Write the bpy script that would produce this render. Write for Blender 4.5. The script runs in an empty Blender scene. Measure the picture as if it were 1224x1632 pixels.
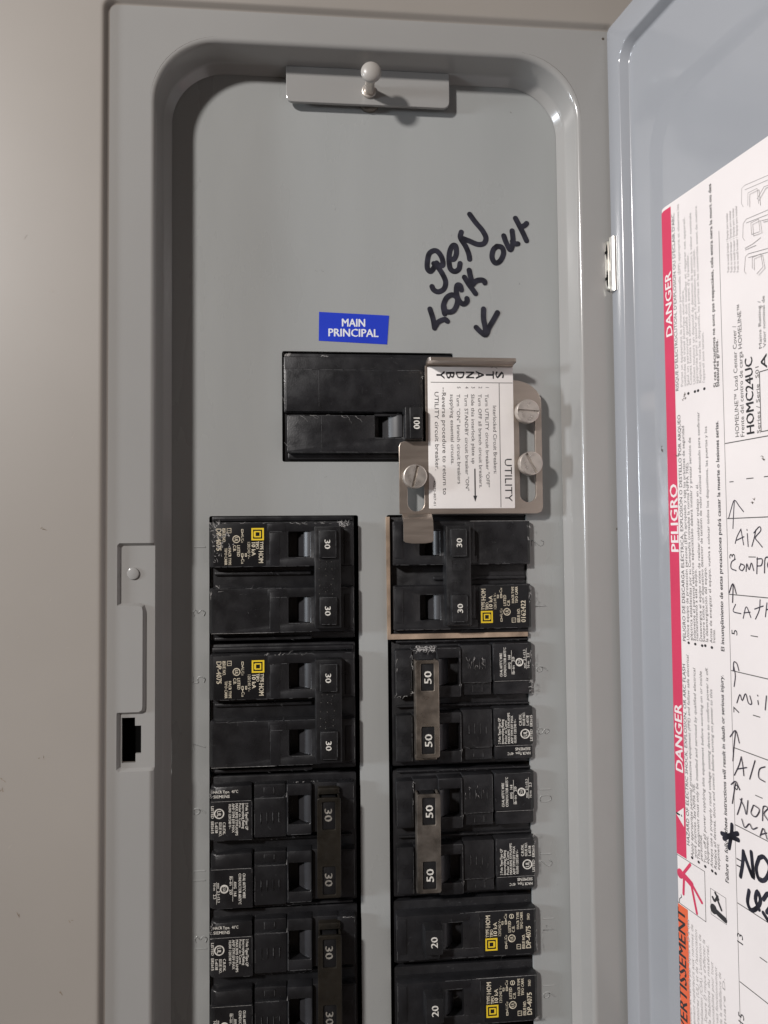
import bpy, math, random
from mathutils import Vector, Matrix

random.seed(7)
S = bpy.context.scene
COL = S.collection
R = math.radians
MM = 0.001

# ------------------------------------------------------------------ camera
YAW, PITCH, ROLL, DIST = R(5.236), R(2.174), R(-0.537), 297.0      # mm to the dead front
LENS = 26.0
FPX = LENS / 36.0 * 1632.0
_f = Vector((math.sin(YAW) * math.cos(PITCH), math.cos(YAW) * math.cos(PITCH), math.sin(PITCH)))
_r = Vector((math.cos(YAW), -math.sin(YAW), 0.0))
_u = _r.cross(_f)
CR = _r * math.cos(ROLL) + _u * math.sin(ROLL)
CU = -_r * math.sin(ROLL) + _u * math.cos(ROLL)
CF = _f
CPOS = -CF * DIST                                                   # mm
cam_d = bpy.data.cameras.new('camera')
cam = bpy.data.objects.new('camera', cam_d)
COL.objects.link(cam)
cam_d.sensor_fit = 'VERTICAL'
cam_d.sensor_height = 36.0
cam_d.lens = LENS
cam_d.clip_start = 0.005
cam_d.clip_end = 50.0
cam.matrix_world = Matrix(((CR.x, CU.x, -CF.x, CPOS.x * MM), (CR.y, CU.y, -CF.y, CPOS.y * MM),
                           (CR.z, CU.z, -CF.z, CPOS.z * MM), (0, 0, 0, 1)))
S.camera = cam

# ------------------------------------------------------------------ light
W = bpy.data.worlds.new('World')
S.world = W
W.use_nodes = True
bg = W.node_tree.nodes['Background']
bg.inputs['Color'].default_value = (1.0, 0.75, 0.62, 1)
bg.inputs['Strength'].default_value = 0.06


def area(name, pos, target, size, power, color):
    d = bpy.data.lights.new(name, 'AREA')
    d.shape = 'DISK'
    d.size = size
    d.energy = power
    d.color = color
    o = bpy.data.objects.new(name, d)
    COL.objects.link(o)
    o.location = pos
    o.rotation_euler = (Vector(target) - Vector(pos)).to_track_quat('-Z', 'Y').to_euler()
    return o


area('room_lamp', Vector((-0.95, -1.0, 0.60)).normalized() * 1.5, (0, 0, 0), 0.13, 21.5, (1.0, 0.958, 0.93))
area('side_lamp', Vector((-1.0, -0.30, 0.06)).normalized() * 1.9, (0.05, 0, 0), 0.26, 18.0, (0.85, 0.92, 1.0))

S.view_settings.view_transform = 'Standard'
S.view_settings.look = 'None'
S.view_settings.exposure = 0.0
S.view_settings.gamma = 1.0
S.view_settings.use_curve_mapping = False

# ------------------------------------------------------------------ materials
def mat(name, col, rough=0.45, metal=0.0, spec=0.5, var=0.0, vscale=60.0, bump=0.0, bscale=900.0, rvar=0.0, stretch=None, col2=None):
    m = bpy.data.materials.new(name)
    m.use_nodes = True
    nt = m.node_tree
    b = nt.nodes['Principled BSDF']
    b.inputs['Base Color'].default_value = (*col, 1)
    b.inputs['Roughness'].default_value = rough
    b.inputs['Metallic'].default_value = metal
    b.inputs['Specular IOR Level'].default_value = spec
    tc = nt.nodes.new('ShaderNodeTexCoord')
    vec = tc.outputs['Object']
    if stretch:
        mp = nt.nodes.new('ShaderNodeMapping')
        mp.inputs['Scale'].default_value = stretch
        nt.links.new(vec, mp.inputs['Vector'])
        vec = mp.outputs['Vector']

    def noise(scale, detail=4.0):
        n = nt.nodes.new('ShaderNodeTexNoise')
        n.inputs['Scale'].default_value = scale
        n.inputs['Detail'].default_value = detail
        nt.links.new(vec, n.inputs['Vector'])
        return n
    if var > 0:
        n = noise(vscale, 6.0)
        rp = nt.nodes.new('ShaderNodeValToRGB')
        lo = tuple(c * (1 - var) for c in col)
        hi = col2 if col2 else tuple(min(1, c * (1 + var)) for c in col)
        rp.color_ramp.elements[0].color = (*lo, 1)
        rp.color_ramp.elements[1].color = (*hi, 1)
        rp.color_ramp.elements[0].position = 0.3
        rp.color_ramp.elements[1].position = 0.72
        nt.links.new(n.outputs['Fac'], rp.inputs['Fac'])
        nt.links.new(rp.outputs['Color'], b.inputs['Base Color'])
    if rvar > 0:
        n2 = noise(vscale * 2.3, 5.0)
        mr = nt.nodes.new('ShaderNodeMapRange')
        mr.inputs['To Min'].default_value = max(0.05, rough - rvar)
        mr.inputs['To Max'].default_value = min(1, rough + rvar)
        mr.inputs['From Min'].default_value = 0.3
        mr.inputs['From Max'].default_value = 0.7
        nt.links.new(n2.outputs['Fac'], mr.inputs['Value'])
        nt.links.new(mr.outputs['Result'], b.inputs['Roughness'])
    if bump > 0:
        n3 = noise(bscale, 3.0)
        bp = nt.nodes.new('ShaderNodeBump')
        bp.inputs['Strength'].default_value = bump
        bp.inputs['Distance'].default_value = 0.0004
        nt.links.new(n3.outputs['Fac'], bp.inputs['Height'])
        nt.links.new(bp.outputs['Normal'], b.inputs['Normal'])
    return m


M = {}  # cover, frame, dead front and door: one paint, light casts put into greys
M['cover'] = mat('enamel_warm_cast', (0.298, 0.272, 0.244), 0.42, var=0.07, vscale=7, rvar=0.03)  # warm cast of the light is mixed into this base colour
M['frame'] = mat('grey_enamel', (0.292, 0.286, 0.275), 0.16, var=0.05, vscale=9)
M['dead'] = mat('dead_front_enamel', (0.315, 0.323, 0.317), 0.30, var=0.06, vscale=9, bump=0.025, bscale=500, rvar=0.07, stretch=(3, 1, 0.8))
M['door'] = mat('door_enamel_cool_cast', (0.288, 0.297, 0.316), 0.15, var=0.06, vscale=8)  # cool light on the door is put into its base colour
M['black'] = mat('black_phenolic', (0.013, 0.013, 0.0145), 0.38, spec=0.5, var=0.3, vscale=90, bump=0.12, bscale=1800, rvar=0.12)
M['black2'] = mat('black_moulding', (0.012, 0.012, 0.013), 0.38, spec=0.45, var=0.2, vscale=120, bump=0.08, bscale=1500, rvar=0.12)
M['slot'] = mat('handle_barrel', (0.03, 0.03, 0.033), 0.38, spec=0.5, var=0.2, vscale=150)
M['labelblack'] = mat('black_label_film', (0.008, 0.008, 0.009), 0.5, spec=0.3)
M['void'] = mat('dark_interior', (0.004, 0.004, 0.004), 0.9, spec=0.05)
M['white'] = mat('white_print', (0.62, 0.60, 0.55), 0.6, spec=0.2, var=0.25, vscale=700)
M['cream'] = mat('cream_print', (0.60, 0.54, 0.42), 0.6, spec=0.2, var=0.3, vscale=700)
M['yellow'] = mat('yellow_print', (0.74, 0.53, 0.03), 0.55, spec=0.2)
M['steel'] = mat('brushed_stainless', (0.47, 0.405, 0.35), 0.33, metal=0.85, var=0.05, vscale=30, rvar=0.05, stretch=(1, 1, 9))
M['screw'] = mat('nickel_screw', (0.60, 0.55, 0.50), 0.34, metal=0.75, var=0.12, vscale=200, bump=0.08, bscale=900, rvar=0.1)
M['tie'] = mat('worn_steel_tie', (0.25, 0.215, 0.18), 0.36, metal=0.8, var=0.5, vscale=120, bump=0.15, bscale=600, rvar=0.15)
M['tie2'] = mat('grimy_steel_tie', (0.12, 0.105, 0.09), 0.42, metal=0.6, var=0.7, vscale=110, bump=0.2, bscale=600, rvar=0.2)
M['dimprint'] = mat('worn_print', (0.22, 0.205, 0.18), 0.6, spec=0.2, var=0.5, vscale=500)
M['bronze'] = mat('dark_bronze_tie', (0.020, 0.017, 0.013), 0.36, metal=0.3, var=0.3, vscale=140, bump=0.1, bscale=800, rvar=0.12)
M['chrome'] = mat('bright_hinge', (0.72, 0.70, 0.66), 0.36, metal=1.0, var=0.1, vscale=100)
M['paper'] = mat('white_paper', (0.74, 0.69, 0.675), 0.55, spec=0.3, var=0.03, vscale=40)
M['plabel'] = mat('white_label', (0.80, 0.77, 0.745), 0.5, spec=0.35, var=0.04, vscale=80)
M['ink'] = mat('black_ink', (0.035, 0.034, 0.036), 0.6, spec=0.2)
M['greyink'] = mat('worn_ink', (0.10, 0.095, 0.09), 0.6, spec=0.2, var=0.3, vscale=300)
M['paleink'] = mat('faded_ink', (0.36, 0.34, 0.33), 0.6, spec=0.2)
M['marker'] = mat('marker_ink', (0.016, 0.016, 0.024), 0.35, spec=0.5, var=0.6, vscale=220, bump=0.05, col2=(0.035, 0.035, 0.05))
M['pen'] = mat('pen_ink', (0.045, 0.04, 0.055), 0.5, spec=0.3, var=0.3, vscale=400)
M['magenta'] = mat('red_print', (0.58, 0.05, 0.11), 0.5, spec=0.3, var=0.05, vscale=50)
M['orange'] = mat('orange_print', (0.70, 0.13, 0.055), 0.5, spec=0.3, var=0.05, vscale=50)
M['blue'] = mat('blue_sticker', (0.018, 0.045, 0.47), 0.35, spec=0.4, var=0.08, vscale=60)
M['stickerwhite'] = mat('sticker_lettering', (0.70, 0.72, 0.76), 0.5, spec=0.3)
M['tan'] = mat('tan_edging', (0.33, 0.245, 0.18), 0.6, spec=0.25, var=0.35, vscale=120, bump=0.2, bscale=700)
M['knob'] = mat('ivory_knob', (0.36, 0.34, 0.315), 0.32, spec=0.5, var=0.05, vscale=200)
M['scuff'] = mat('scuffed_plastic', (0.36, 0.35, 0.34), 0.75, spec=0.2, var=0.4, vscale=900)
M['dust_glint'] = mat('dusty_scratch_edge_glint', (0.10, 0.10, 0.102), 0.8, spec=0.2, var=0.4, vscale=900)  # dusty scratches, and painted highlights along the breakers' mould edges
M['palescuff'] = mat('pale_scratch', (0.40, 0.36, 0.32), 0.6, spec=0.2, var=0.2, vscale=400)
M['palegrime'] = mat('pale_grime', (0.20, 0.155, 0.115), 0.7, spec=0.2, var=0.3, vscale=400)
M['grime'] = mat('grime_mark', (0.09, 0.075, 0.06), 0.7, spec=0.2, var=0.4, vscale=500)

# ------------------------------------------------------------------ pixel -> place
DOOR_ANGLE = R(-79.71)                  # the open door, about 100 degrees from closed
HINGE = Vector((89.6, -16.5, 0.0))      # mm


def ray(px, py):
    return CR * ((px - 612) / FPX) - CU * ((py - 816) / FPX) + CF


def P(px, py, h=0.0):
    """photo pixel -> (x, z) in mm on the plane h mm in front of the dead front"""
    d = ray(px, py)
    t = (-h - CPOS.y) / d.y
    p = CPOS + d * t
    return (p.x, p.z)


_dm = Matrix.Rotation(-DOOR_ANGLE, 3, 'Z')


def D(px, py, n=0.0):
    """photo pixel -> (u, v) in mm on the open door's inner face, n mm proud of it"""
    o = _dm @ (CPOS - HINGE)
    d = _dm @ ray(px, py)
    t = (-n - o.y) / d.y
    p = o + d * t
    return (p.x, p.z)


# ------------------------------------------------------------------ glyphs
CHARS = sorted(set("ABCDEFGHIJKLMNOPQRSTUVWXYZabcdefghijklmnopqrstuvwxyz0123456789.,:;/-()'\"!~&°™éèêàáíóúñÉÓÈâç•"))
GLYPH = {}


def make_glyphs():
    tmp = []
    for bold in (0, 1):
        for c in CHARS + ['HH'] + ['H' + c + 'H' for c in CHARS]:
            if bold and len(c) > 1:
                continue
            cu = bpy.data.curves.new('g', 'FONT')
            cu.body = c
            cu.size = 1.0
            cu.resolution_u = 2 if len(c) == 1 else 1
            cu.fill_mode = 'FRONT'
            cu.offset = 0.012 if bold else 0.0
            o = bpy.data.objects.new('g', cu)
            COL.objects.link(o)
            tmp.append((bold, c, o))
    dg = bpy.context.evaluated_depsgraph_get()
    dg.update()
    wid = {}
    for bold, c, o in tmp:
        ev = o.evaluated_get(dg)
        me = ev.to_mesh()
        vs = [(v.co.x, v.co.y) for v in me.vertices]
        if len(c) == 1:
            fs = [tuple(p.vertices) for p in me.polygons]
            GLYPH[(c, bold)] = [vs, fs, 0.3]
        xs = [v[0] for v in vs] or [0, 0.3]
        wid[(bold, c)] = max(xs) - min(xs)
        ev.to_mesh_clear()
    for c in CHARS:
        a = wid[(0, 'H' + c + 'H')] - wid[(0, 'HH')]
        for bold in (0, 1):
            GLYPH[(c, bold)][2] = a
    for _, _, o in tmp:
        cu = o.data
        bpy.data.objects.remove(o)
        bpy.data.curves.remove(cu)


make_glyphs()
_hs = [v[1] for v in GLYPH[('H', 0)][0]]
CAPH = max(_hs) - min(_hs)


# ------------------------------------------------------------------ mesh builder: everything in mm, (x, z, h = toward the viewer)
def rrect(x0, x1, z0, z1, r, n=4):
    """counter-clockwise from the lower right corner: BR, TR, TL, BL"""
    r = max(0.01, min(r, (x1 - x0) / 2 - 0.01, (z1 - z0) / 2 - 0.01))
    out = []
    for cx, cz, a0 in ((x1 - r, z0 + r, -90), (x1 - r, z1 - r, 0), (x0 + r, z1 - r, 90), (x0 + r, z0 + r, 180)):
        for i in range(n + 1):
            a = R(a0 + 90 * i / n)
            out.append((cx + r * math.cos(a), cz + r * math.sin(a)))
    return out


def smooth(pts, n=6, closed=False):
    if len(pts) < 3:
        return list(pts)
    out = []
    m = len(pts)
    rng = range(m if closed else m - 1)
    for i in rng:
        if closed:
            p0, p1, p2, p3 = pts[i - 1], pts[i], pts[(i + 1) % m], pts[(i + 2) % m]
        else:
            p1, p2 = pts[i], pts[i + 1]
            p0 = pts[i - 1] if i > 0 else (2 * p1[0] - p2[0], 2 * p1[1] - p2[1])
            p3 = pts[i + 2] if i + 2 < m else (2 * p2[0] - p1[0], 2 * p2[1] - p1[1])
        for k in range(n):
            t = k / n
            out.append(tuple(0.5 * (2 * p1[j] + (p2[j] - p0[j]) * t + (2 * p0[j] - 5 * p1[j] + 4 * p2[j] - p3[j]) * t * t
                                    + (3 * p1[j] - p0[j] - 3 * p2[j] + p3[j]) * t ** 3) for j in (0, 1)))
    if not closed:
        out.append(tuple(pts[-1]))
    return out


STUFF = {'worn_edges', 'dusty_scratches_edge_glints', 'grime_specks', 'bullet_points', 'fine_print', 'worn_fine_print', 'paint_scratch'}


class MB:
    def __init__(s):
        s.v, s.f = [], []

    def add(s, pts, faces):
        o = len(s.v)
        s.v.extend(pts)
        s.f.extend(tuple(o + i for i in f) for f in faces)

    def loft(s, loops, cap0=False, cap1=True):
        """loops: lists of (x, z, h), same length, closed"""
        n = len(loops[0])
        pts = [p for l in loops for p in l]
        fs = []
        for k in range(len(loops) - 1):
            for i in range(n):
                j = (i + 1) % n
                fs.append((k * n + i, k * n + j, (k + 1) * n + j, (k + 1) * n + i))
        if cap0:
            fs.append(tuple(range(n - 1, -1, -1)))
        if cap1:
            fs.append(tuple((len(loops) - 1) * n + i for i in range(n)))
        s.add(pts, fs)

    def slab(s, x0, x1, z0, z1, h0, h1, r=0.5, b=0.3, draft=0.0, n=2, cap=True, nose=0.0):
        d = draft
        prof = [(h0, 0.0), (h1 - b, d), (h1 - b * 0.3, d + b * 0.3), (h1, d + b)]
        loops = [[(x, z, h) for x, z in rrect(x0 + i, x1 - i, z0 + i, z1 - i, max(r - i * 0.5, 0.05), n)] for h, i in prof]
        if nose:
            loops.insert(3, [(x + (1.4 if x < (x0 + x1) / 2 else 0), z, h) for x, z, h in loops[3]])
            for k in (1, 2):
                loops[k] = [(x, z, h - (nose if x < (x0 + x1) / 2 else 0)) for x, z, h in loops[k]]
            loops[4] = loops[3]
            del loops[3]
        s.loft(loops, cap1=cap)

    def slab_hole(s, x0, x1, z0, z1, h0, h1, hx0, hx1, hz0, hz1, hd, r=0.5, b=0.3, hb=0.25, n=2, nose=0.0):
        prof = [(h0, 0.0), (h1 - b, 0), (h1 - b * 0.3, b * 0.3), (h1, b)]
        loops = [[(x, z, h) for x, z in rrect(x0 + i, x1 - i, z0 + i, z1 - i, max(r - i * 0.5, 0.05), n)] for h, i in prof]
        if nose:
            for k in (1, 2):
                loops[k] = [(x, z, h - (nose if x < (x0 + x1) / 2 else 0)) for x, z, h in loops[k]]
            loops[3] = [(x + (1.0 if x < (x0 + x1) / 2 else 0), z, h) for x, z, h in loops[3]]
        for h, i in ((h1, -hb), (h1 - hb, 0), (hd, 0.0)):
            loops.append([(x, z, h) for x, z in rrect(hx0 + i, hx1 - i, hz0 + i, hz1 - i, 0.4, n)])
        s.loft(loops, cap1=False)

    def disc(s, cx, cz, rad, h0, h1, b=0.2, n=24, dome=0.0):
        loops = []
        for h, r_ in ((h0, rad), (h1 - b, rad), (h1 - b * 0.3, rad - b * 0.3), (h1, rad - b)):
            loops.append([(cx + r_ * math.cos(2 * math.pi * i / n), cz + r_ * math.sin(2 * math.pi * i / n), h) for i in range(n)])
        if dome:
            for k in range(1, 4):
                r_ = (rad - b) * (1 - k / 4)
                loops.append([(cx + r_ * math.cos(2 * math.pi * i / n), cz + r_ * math.sin(2 * math.pi * i / n),
                               h1 + dome * (1 - (r_ / rad) ** 2)) for i in range(n)])
        s.loft(loops)

    def flat(s, outline, h):
        """convex or simple polygon, facing the viewer"""
        s.add([(x, z, h) for x, z in outline], [tuple(range(len(outline)))])

    def ring(s, cx, cz, r0, r1, h, n=20):
        a = [(cx + r1 * math.cos(2 * math.pi * i / n), cz + r1 * math.sin(2 * math.pi * i / n), h) for i in range(n)]
        b = [(cx + r0 * math.cos(2 * math.pi * i / n), cz + r0 * math.sin(2 * math.pi * i / n), h) for i in range(n)]
        s.loft([a, b], cap1=False)

    def frame(s, x0, x1, z0, z1, w, h):
        s.loft([[(x, z, h) for x, z in rrect(x0, x1, z0, z1, 0.02, 1)],
                [(x, z, h) for x, z in rrect(x0 + w, x1 - w, z0 + w, z1 - w, 0.02, 1)]], cap1=False)

    def ribbon(s, pts, w, h, cap=True, w1=None, eps=0.0006):
        pts = [p for i, p in enumerate(pts) if i == 0 or math.dist(p, pts[i - 1]) > 1e-4]
        if len(pts) < 2:
            return
        n = len(pts)
        L, Rr = [], []
        for i in range(n):
            a, b = pts[max(0, i - 1)], pts[min(n - 1, i + 1)]
            dx, dz = b[0] - a[0], b[1] - a[1]
            l = math.hypot(dx, dz) or 1
            nx, nz = -dz / l, dx / l
            ww = (w if w1 is None else w + (w1 - w) * i / (n - 1)) / 2
            hh = h + i * eps
            L.append((pts[i][0] + nx * ww, pts[i][1] + nz * ww, hh))
            Rr.append((pts[i][0] - nx * ww, pts[i][1] - nz * ww, hh))
        s.add(L + Rr, [(n + i, n + i + 1, i + 1, i) for i in range(n - 1)])
        if cap:
            for e, q, sg in ((0, 1, 0), (n - 1, n - 2, 1)):
                dx, dz = pts[e][0] - pts[q][0], pts[e][1] - pts[q][1]
                a0 = math.atan2(dz, dx)
                ww = (w if (w1 is None or e == 0) else w1) / 2
                hh = h + e * eps
                arc = [(pts[e][0] + ww * math.cos(a0 - math.pi / 2 + math.pi * k / 6),
                        pts[e][1] + ww * math.sin(a0 - math.pi / 2 + math.pi * k / 6), hh) for k in range(7)]
                s.add(arc, [tuple(range(7))])

    def tube(s, pts3, rad, n=8):
        """pts3 in (x, z, h)"""
        V = [Vector(p) for p in pts3]
        loops = []
        for i, p in enumerate(V):
            t = (V[min(len(V) - 1, i + 1)] - V[max(0, i - 1)]).normalized()
            a = t.orthogonal().normalized()
            b = t.cross(a)
            loops.append([tuple(p + (a * math.cos(2 * math.pi * k / n) + b * math.sin(2 * math.pi * k / n)) * rad) for k in range(n)])
        s.loft(loops, cap0=True)

    def text(s, body, x, z, cap, h, ang=0.0, width=None, bold=0, shear=0.0, align='L'):
        """(x, z) = baseline start, cap = capital height in mm, width = length to fit"""
        adv = 0.0
        items = []
        for c in body:
            if c == ' ':
                adv += 0.30
                continue
            g = GLYPH.get((c, 0))
            if g is None:
                adv += 0.3
                continue
            items.append((g, adv))
            adv += g[2]
        sc = cap / CAPH
        sx = sc if width is None else width / max(adv, 1e-6)
        ca, sa = math.cos(R(ang)), math.sin(R(ang))
        off = 0.0 if align == 'L' else -adv * sx / 2
        for g, a in items:
            for k, (bx, by) in enumerate(((-.036, -.015), (.036, .015), (0, .0)) if bold else ((0, 0),)):
                pts = []
                for gx, gy in g[0]:
                    lx = off + (gx + a) * sx + gy * sc * shear + bx * cap
                    ly = gy * sc + by * cap
                    pts.append((x + lx * ca - ly * sa, z + lx * sa + ly * ca, h + k * 0.006))
                s.add(pts, g[1])

    def plate(s, outer, holes, h0, h1, bevel=0.15):
        """sheet with holes, from a filled 2-D curve"""
        cu = bpy.data.curves.new('p', 'CURVE')
        cu.dimensions = '2D'
        cu.fill_mode = 'BOTH'
        cu.extrude = max((h1 - h0) / 2 - bevel, 0.0)
        cu.bevel_depth = bevel
        cu.bevel_resolution = 1
        cu.offset = -bevel
        for loop in [outer] + list(holes):
            sp = cu.splines.new('POLY')
            sp.points.add(len(loop) - 1)
            for q, (x, z) in zip(sp.points, loop):
                q.co = (x, z, 0, 1)
            sp.use_cyclic_u = True
        o = bpy.data.objects.new('p', cu)
        COL.objects.link(o)
        dg = bpy.context.evaluated_depsgraph_get()
        dg.update()
        ev = o.evaluated_get(dg)
        me = ev.to_mesh()
        mid = (h0 + h1) / 2
        s.add([(v.co.x, v.co.y, mid + v.co.z) for v in me.vertices], [tuple(p.vertices) for p in me.polygons])
        ev.to_mesh_clear()
        bpy.data.objects.remove(o)
        bpy.data.curves.remove(cu)

    def face2d(s, outer, holes, h):
        """flat sheet with holes, no thickness"""
        k = len(s.v)
        kf = len(s.f)
        cu = bpy.data.curves.new('p', 'CURVE')
        cu.dimensions = '2D'
        cu.fill_mode = 'FRONT'
        for loop in [outer] + list(holes):
            sp = cu.splines.new('POLY')
            sp.points.add(len(loop) - 1)
            for q, (x, z) in zip(sp.points, loop):
                q.co = (x, z, 0, 1)
            sp.use_cyclic_u = True
        o = bpy.data.objects.new('p', cu)
        COL.objects.link(o)
        dg = bpy.context.evaluated_depsgraph_get()
        dg.update()
        ev = o.evaluated_get(dg)
        me = ev.to_mesh()
        s.add([(v.co.x, v.co.y, h) for v in me.vertices], [tuple(p.vertices) for p in me.polygons])
        ev.to_mesh_clear()
        bpy.data.objects.remove(o)
        bpy.data.curves.remove(cu)

    def obj(s, name, m, parent=None, sharp=38, label=None, stuff=False):
        me = bpy.data.meshes.new(name)
        me.from_pydata([(x * MM, -h * MM, z * MM) for x, z, h in s.v], [], s.f)
        me.materials.append(M[m])
        me.polygons.foreach_set('use_smooth', [True] * len(me.polygons))
        me.set_sharp_from_angle(angle=R(sharp))
        o = bpy.data.objects.new(name, me)
        COL.objects.link(o)
        if parent:
            o.parent = parent
        if label:
            o['label'] = label
        if stuff or name in STUFF:
            o['kind'] = 'stuff'
        return o


def thing(name, label, cat, loc=(0, 0, 0), roty=0.0, group=None):
    o = bpy.data.objects.new(name, None)
    COL.objects.link(o)
    o.empty_display_size = 0.01
    o.location = [c * MM for c in loc]
    o.rotation_euler = (0, roty, 0)
    o['label'] = label
    o['category'] = cat
    if group:
        o['group'] = group
    return o


def scuffs(mb, x0, x1, z0, z1, h, n, lmin=0.3, lmax=1.6, w=0.14, ang=None):
    for _ in range(n):
        x, z = random.uniform(x0, x1), random.uniform(z0, z1)
        a = random.uniform(0, math.pi) if ang is None else R(ang) + random.gauss(0, 0.25)
        l = random.uniform(lmin, lmax)
        p = [(x, z)]
        for k in range(3):
            a += random.gauss(0, 0.3)
            x += math.cos(a) * l / 3
            z += math.sin(a) * l / 3
            p.append((x, z))
        mb.ribbon(p, w * random.uniform(0.5, 1.5), h + random.uniform(0, 0.02), w1=w * 0.3)


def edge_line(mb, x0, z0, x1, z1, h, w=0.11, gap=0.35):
    """mould edge catching light, painted on as a broken pale line"""
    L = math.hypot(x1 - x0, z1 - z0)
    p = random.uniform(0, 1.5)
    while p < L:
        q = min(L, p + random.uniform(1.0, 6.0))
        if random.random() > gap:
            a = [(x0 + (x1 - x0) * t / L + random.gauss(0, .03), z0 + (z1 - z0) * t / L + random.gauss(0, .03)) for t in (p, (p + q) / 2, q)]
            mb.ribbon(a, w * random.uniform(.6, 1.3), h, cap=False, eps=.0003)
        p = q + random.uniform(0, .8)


# ================================================================== the panel
H_FACE, H_COVER, H_PAD = 15.0, 16.9, 13.6
panel = thing('electrical_panel', 'grey enamelled electrical panel with its door swung open and recessed breaker cover', 'electrical panel', (0, 0, -300))
panel_off = 300.0


def part(mb, name, m, parent=None, **k):
    """a part of the panel: geometry is given in panel coordinates"""
    o = mb.obj(name, m, parent or panel, **k)
    if parent is None:
        o.location = (0, 0, panel_off * MM)
    return o


# --- cover: outer sheet, step down to the frame, frame face, rolled edge and wall of the opening
FX0, FX1, FZ0, FZ1 = -104.0, 93.6, -262.0, 192.6        # frame face
OX0, OX1, OZ0, OZ1, ORAD = -88.6, 78.9, -247.0, 181.8, 26.5   # opening, where the roll begins
ZA, ZB = -12.0, -94.4                                   # latch recess, top and bottom


def with_notch(loop):
    """insert the latch-recess points on the straight left side (between TL and BL corners)"""
    n = len(loop) // 4
    x = loop[3 * n - 1][0]
    return loop[:3 * n] + [(x, ZA + 0.5), (x, ZA - 0.5), (x, ZB + 0.5), (x, ZB - 0.5)] + loop[3 * n:]


NI = 14
mb = MB()
outer = []
for h, i, r in ((3.0, 0, 3.0), (H_COVER - 0.6, 0, 3.0), (H_COVER, 0.6, 2.6)):
    outer.append([(x, z, h) for x, z in rrect(-190 + i, 178 - i, -335 + i, 262 - i, r, NI)])
st = [(H_COVER, -3.0, 5.6), (H_COVER, -2.2, 5.2), (H_COVER - 0.12, -1.7, 4.8), (H_COVER - 0.5, -1.25, 4.4), (H_FACE + 0.5, -0.45, 4.0), (H_FACE + 0.12, -0.1, 3.4), (H_FACE, 0.3, 3.0)]
for h, i, r in st:
    outer.append([(x, z, h) for x, z in rrect(FX0 + i, FX1 - i, FZ0 + i, FZ1 - i, r, NI)])
mb.loft(outer, cap1=False)
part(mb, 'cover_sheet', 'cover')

mb = MB()
prof = [(H_FACE, -0.25)]
rr = 1.9
for k in range(0, 7):
    a = R(90 * k / 6 * 0.92)
    prof.append((H_FACE - rr * (1 - math.cos(a)), rr * math.sin(a)))
hl, il = prof[-1]
prof += [(4.2, 2.35), (3.5, 2.6), (2.9, 3.0), (0.7, 4.9), (0.25, 5.2)]
loops = []
for h, i in prof:
    base = with_notch(rrect(OX0 + i, OX1 - i, OZ0 + i, OZ1 - i, ORAD - i, NI))
    n0 = 3 * (NI + 1)
    loops.append([(x, z, min(h, H_PAD + 0.02 * (h - H_PAD)) if k in (n0 + 1, n0 + 2) else h) for k, (x, z) in enumerate(base)])
mb.loft(loops, cap1=False)
# frame face with the C-shaped latch recess left open on its inner edge
x_in = OX0 - 0.25
inner = rrect(OX0 - 0.25, OX1 + 0.25, OZ0 - 0.25, OZ1 + 0.25, ORAD, NI)
XL, XM = -100.2, -91.0
c_out = [(x_in, ZA + 0.5)] + [(XL + 0.8, ZA + 0.5), (XL, ZA - 0.3), (XL, -34.2), (XL + .2, -34.6), (XM - 1.3, -34.6), (XM - 0.3, -35.2), (XM, -36.4),
         (XM, -71.6), (XM - 0.3, -72.8), (XM - 1.4, -73.4), (XL + .2, -73.4), (XL, -73.9), (XL, ZB + 0.3), (XL + 0.8, ZB - 0.5)] + [(x_in, ZB - 0.5)]
n3 = 3 * (NI + 1)
hole = inner[:n3] + c_out + inner[n3:]
mb.face2d(rrect(FX0 + 0.3, FX1 - 0.3, FZ0 + 0.3, FZ1 - 0.3, 3.0, NI), [hole], H_FACE)
# walls of the recess: offset toward its floor
dz = 0.9
c_in = [(x_in, ZA - 0.5)] + [(XL + 1.6, ZA - 0.5), (XL + dz, ZA - 1.2), (XL + dz, -33.7), (XL + dz + .2, -33.7), (XM + 0.2 - 1.3, -33.7), (XM + 0.4, -34.4), (XM + 0.9, -36.2),
        (XM + 0.9, -71.8), (XM + 0.5, -73.7), (XM - 1.2, -74.3), (XL + dz + .2, -74.3), (XL + dz, -74.4), (XL + dz, ZB + 1.2), (XL + 1.6, ZB + 0.5)] + [(x_in, ZB + 0.5)]
m_ = len(c_out)
mb.add([(x, z, H_FACE) for x, z in c_out] + [(x, z, H_PAD) for x, z in c_in],
       [(i, i + 1, m_ + i + 1, m_ + i) for i in range(m_ - 1)])
slot_hole = [(-98.7, -75.6), (-93.9, -75.6), (-93.9, -78.6), (-91.7, -78.6), (-91.7, -88.7), (-93.7, -88.7), (-93.7, -92.0), (-98.7, -92.0)]
mb.face2d(c_in, [slot_hole], H_PAD)
mb.loft([[(x, z, H_PAD) for x, z in slot_hole], [(x, z, H_PAD - 1.2) for x, z in slot_hole]], cap1=False)
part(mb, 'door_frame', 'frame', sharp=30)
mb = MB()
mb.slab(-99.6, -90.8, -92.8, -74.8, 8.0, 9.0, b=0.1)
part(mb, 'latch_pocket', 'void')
mb = MB()
cx, cz = P(213, 914, 13)
mb.disc(cx, cz, 2.25, H_PAD - 0.2, H_PAD + 0.75, b=0.45, n=24)
part(mb, 'latch_stud', 'frame')

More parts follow.
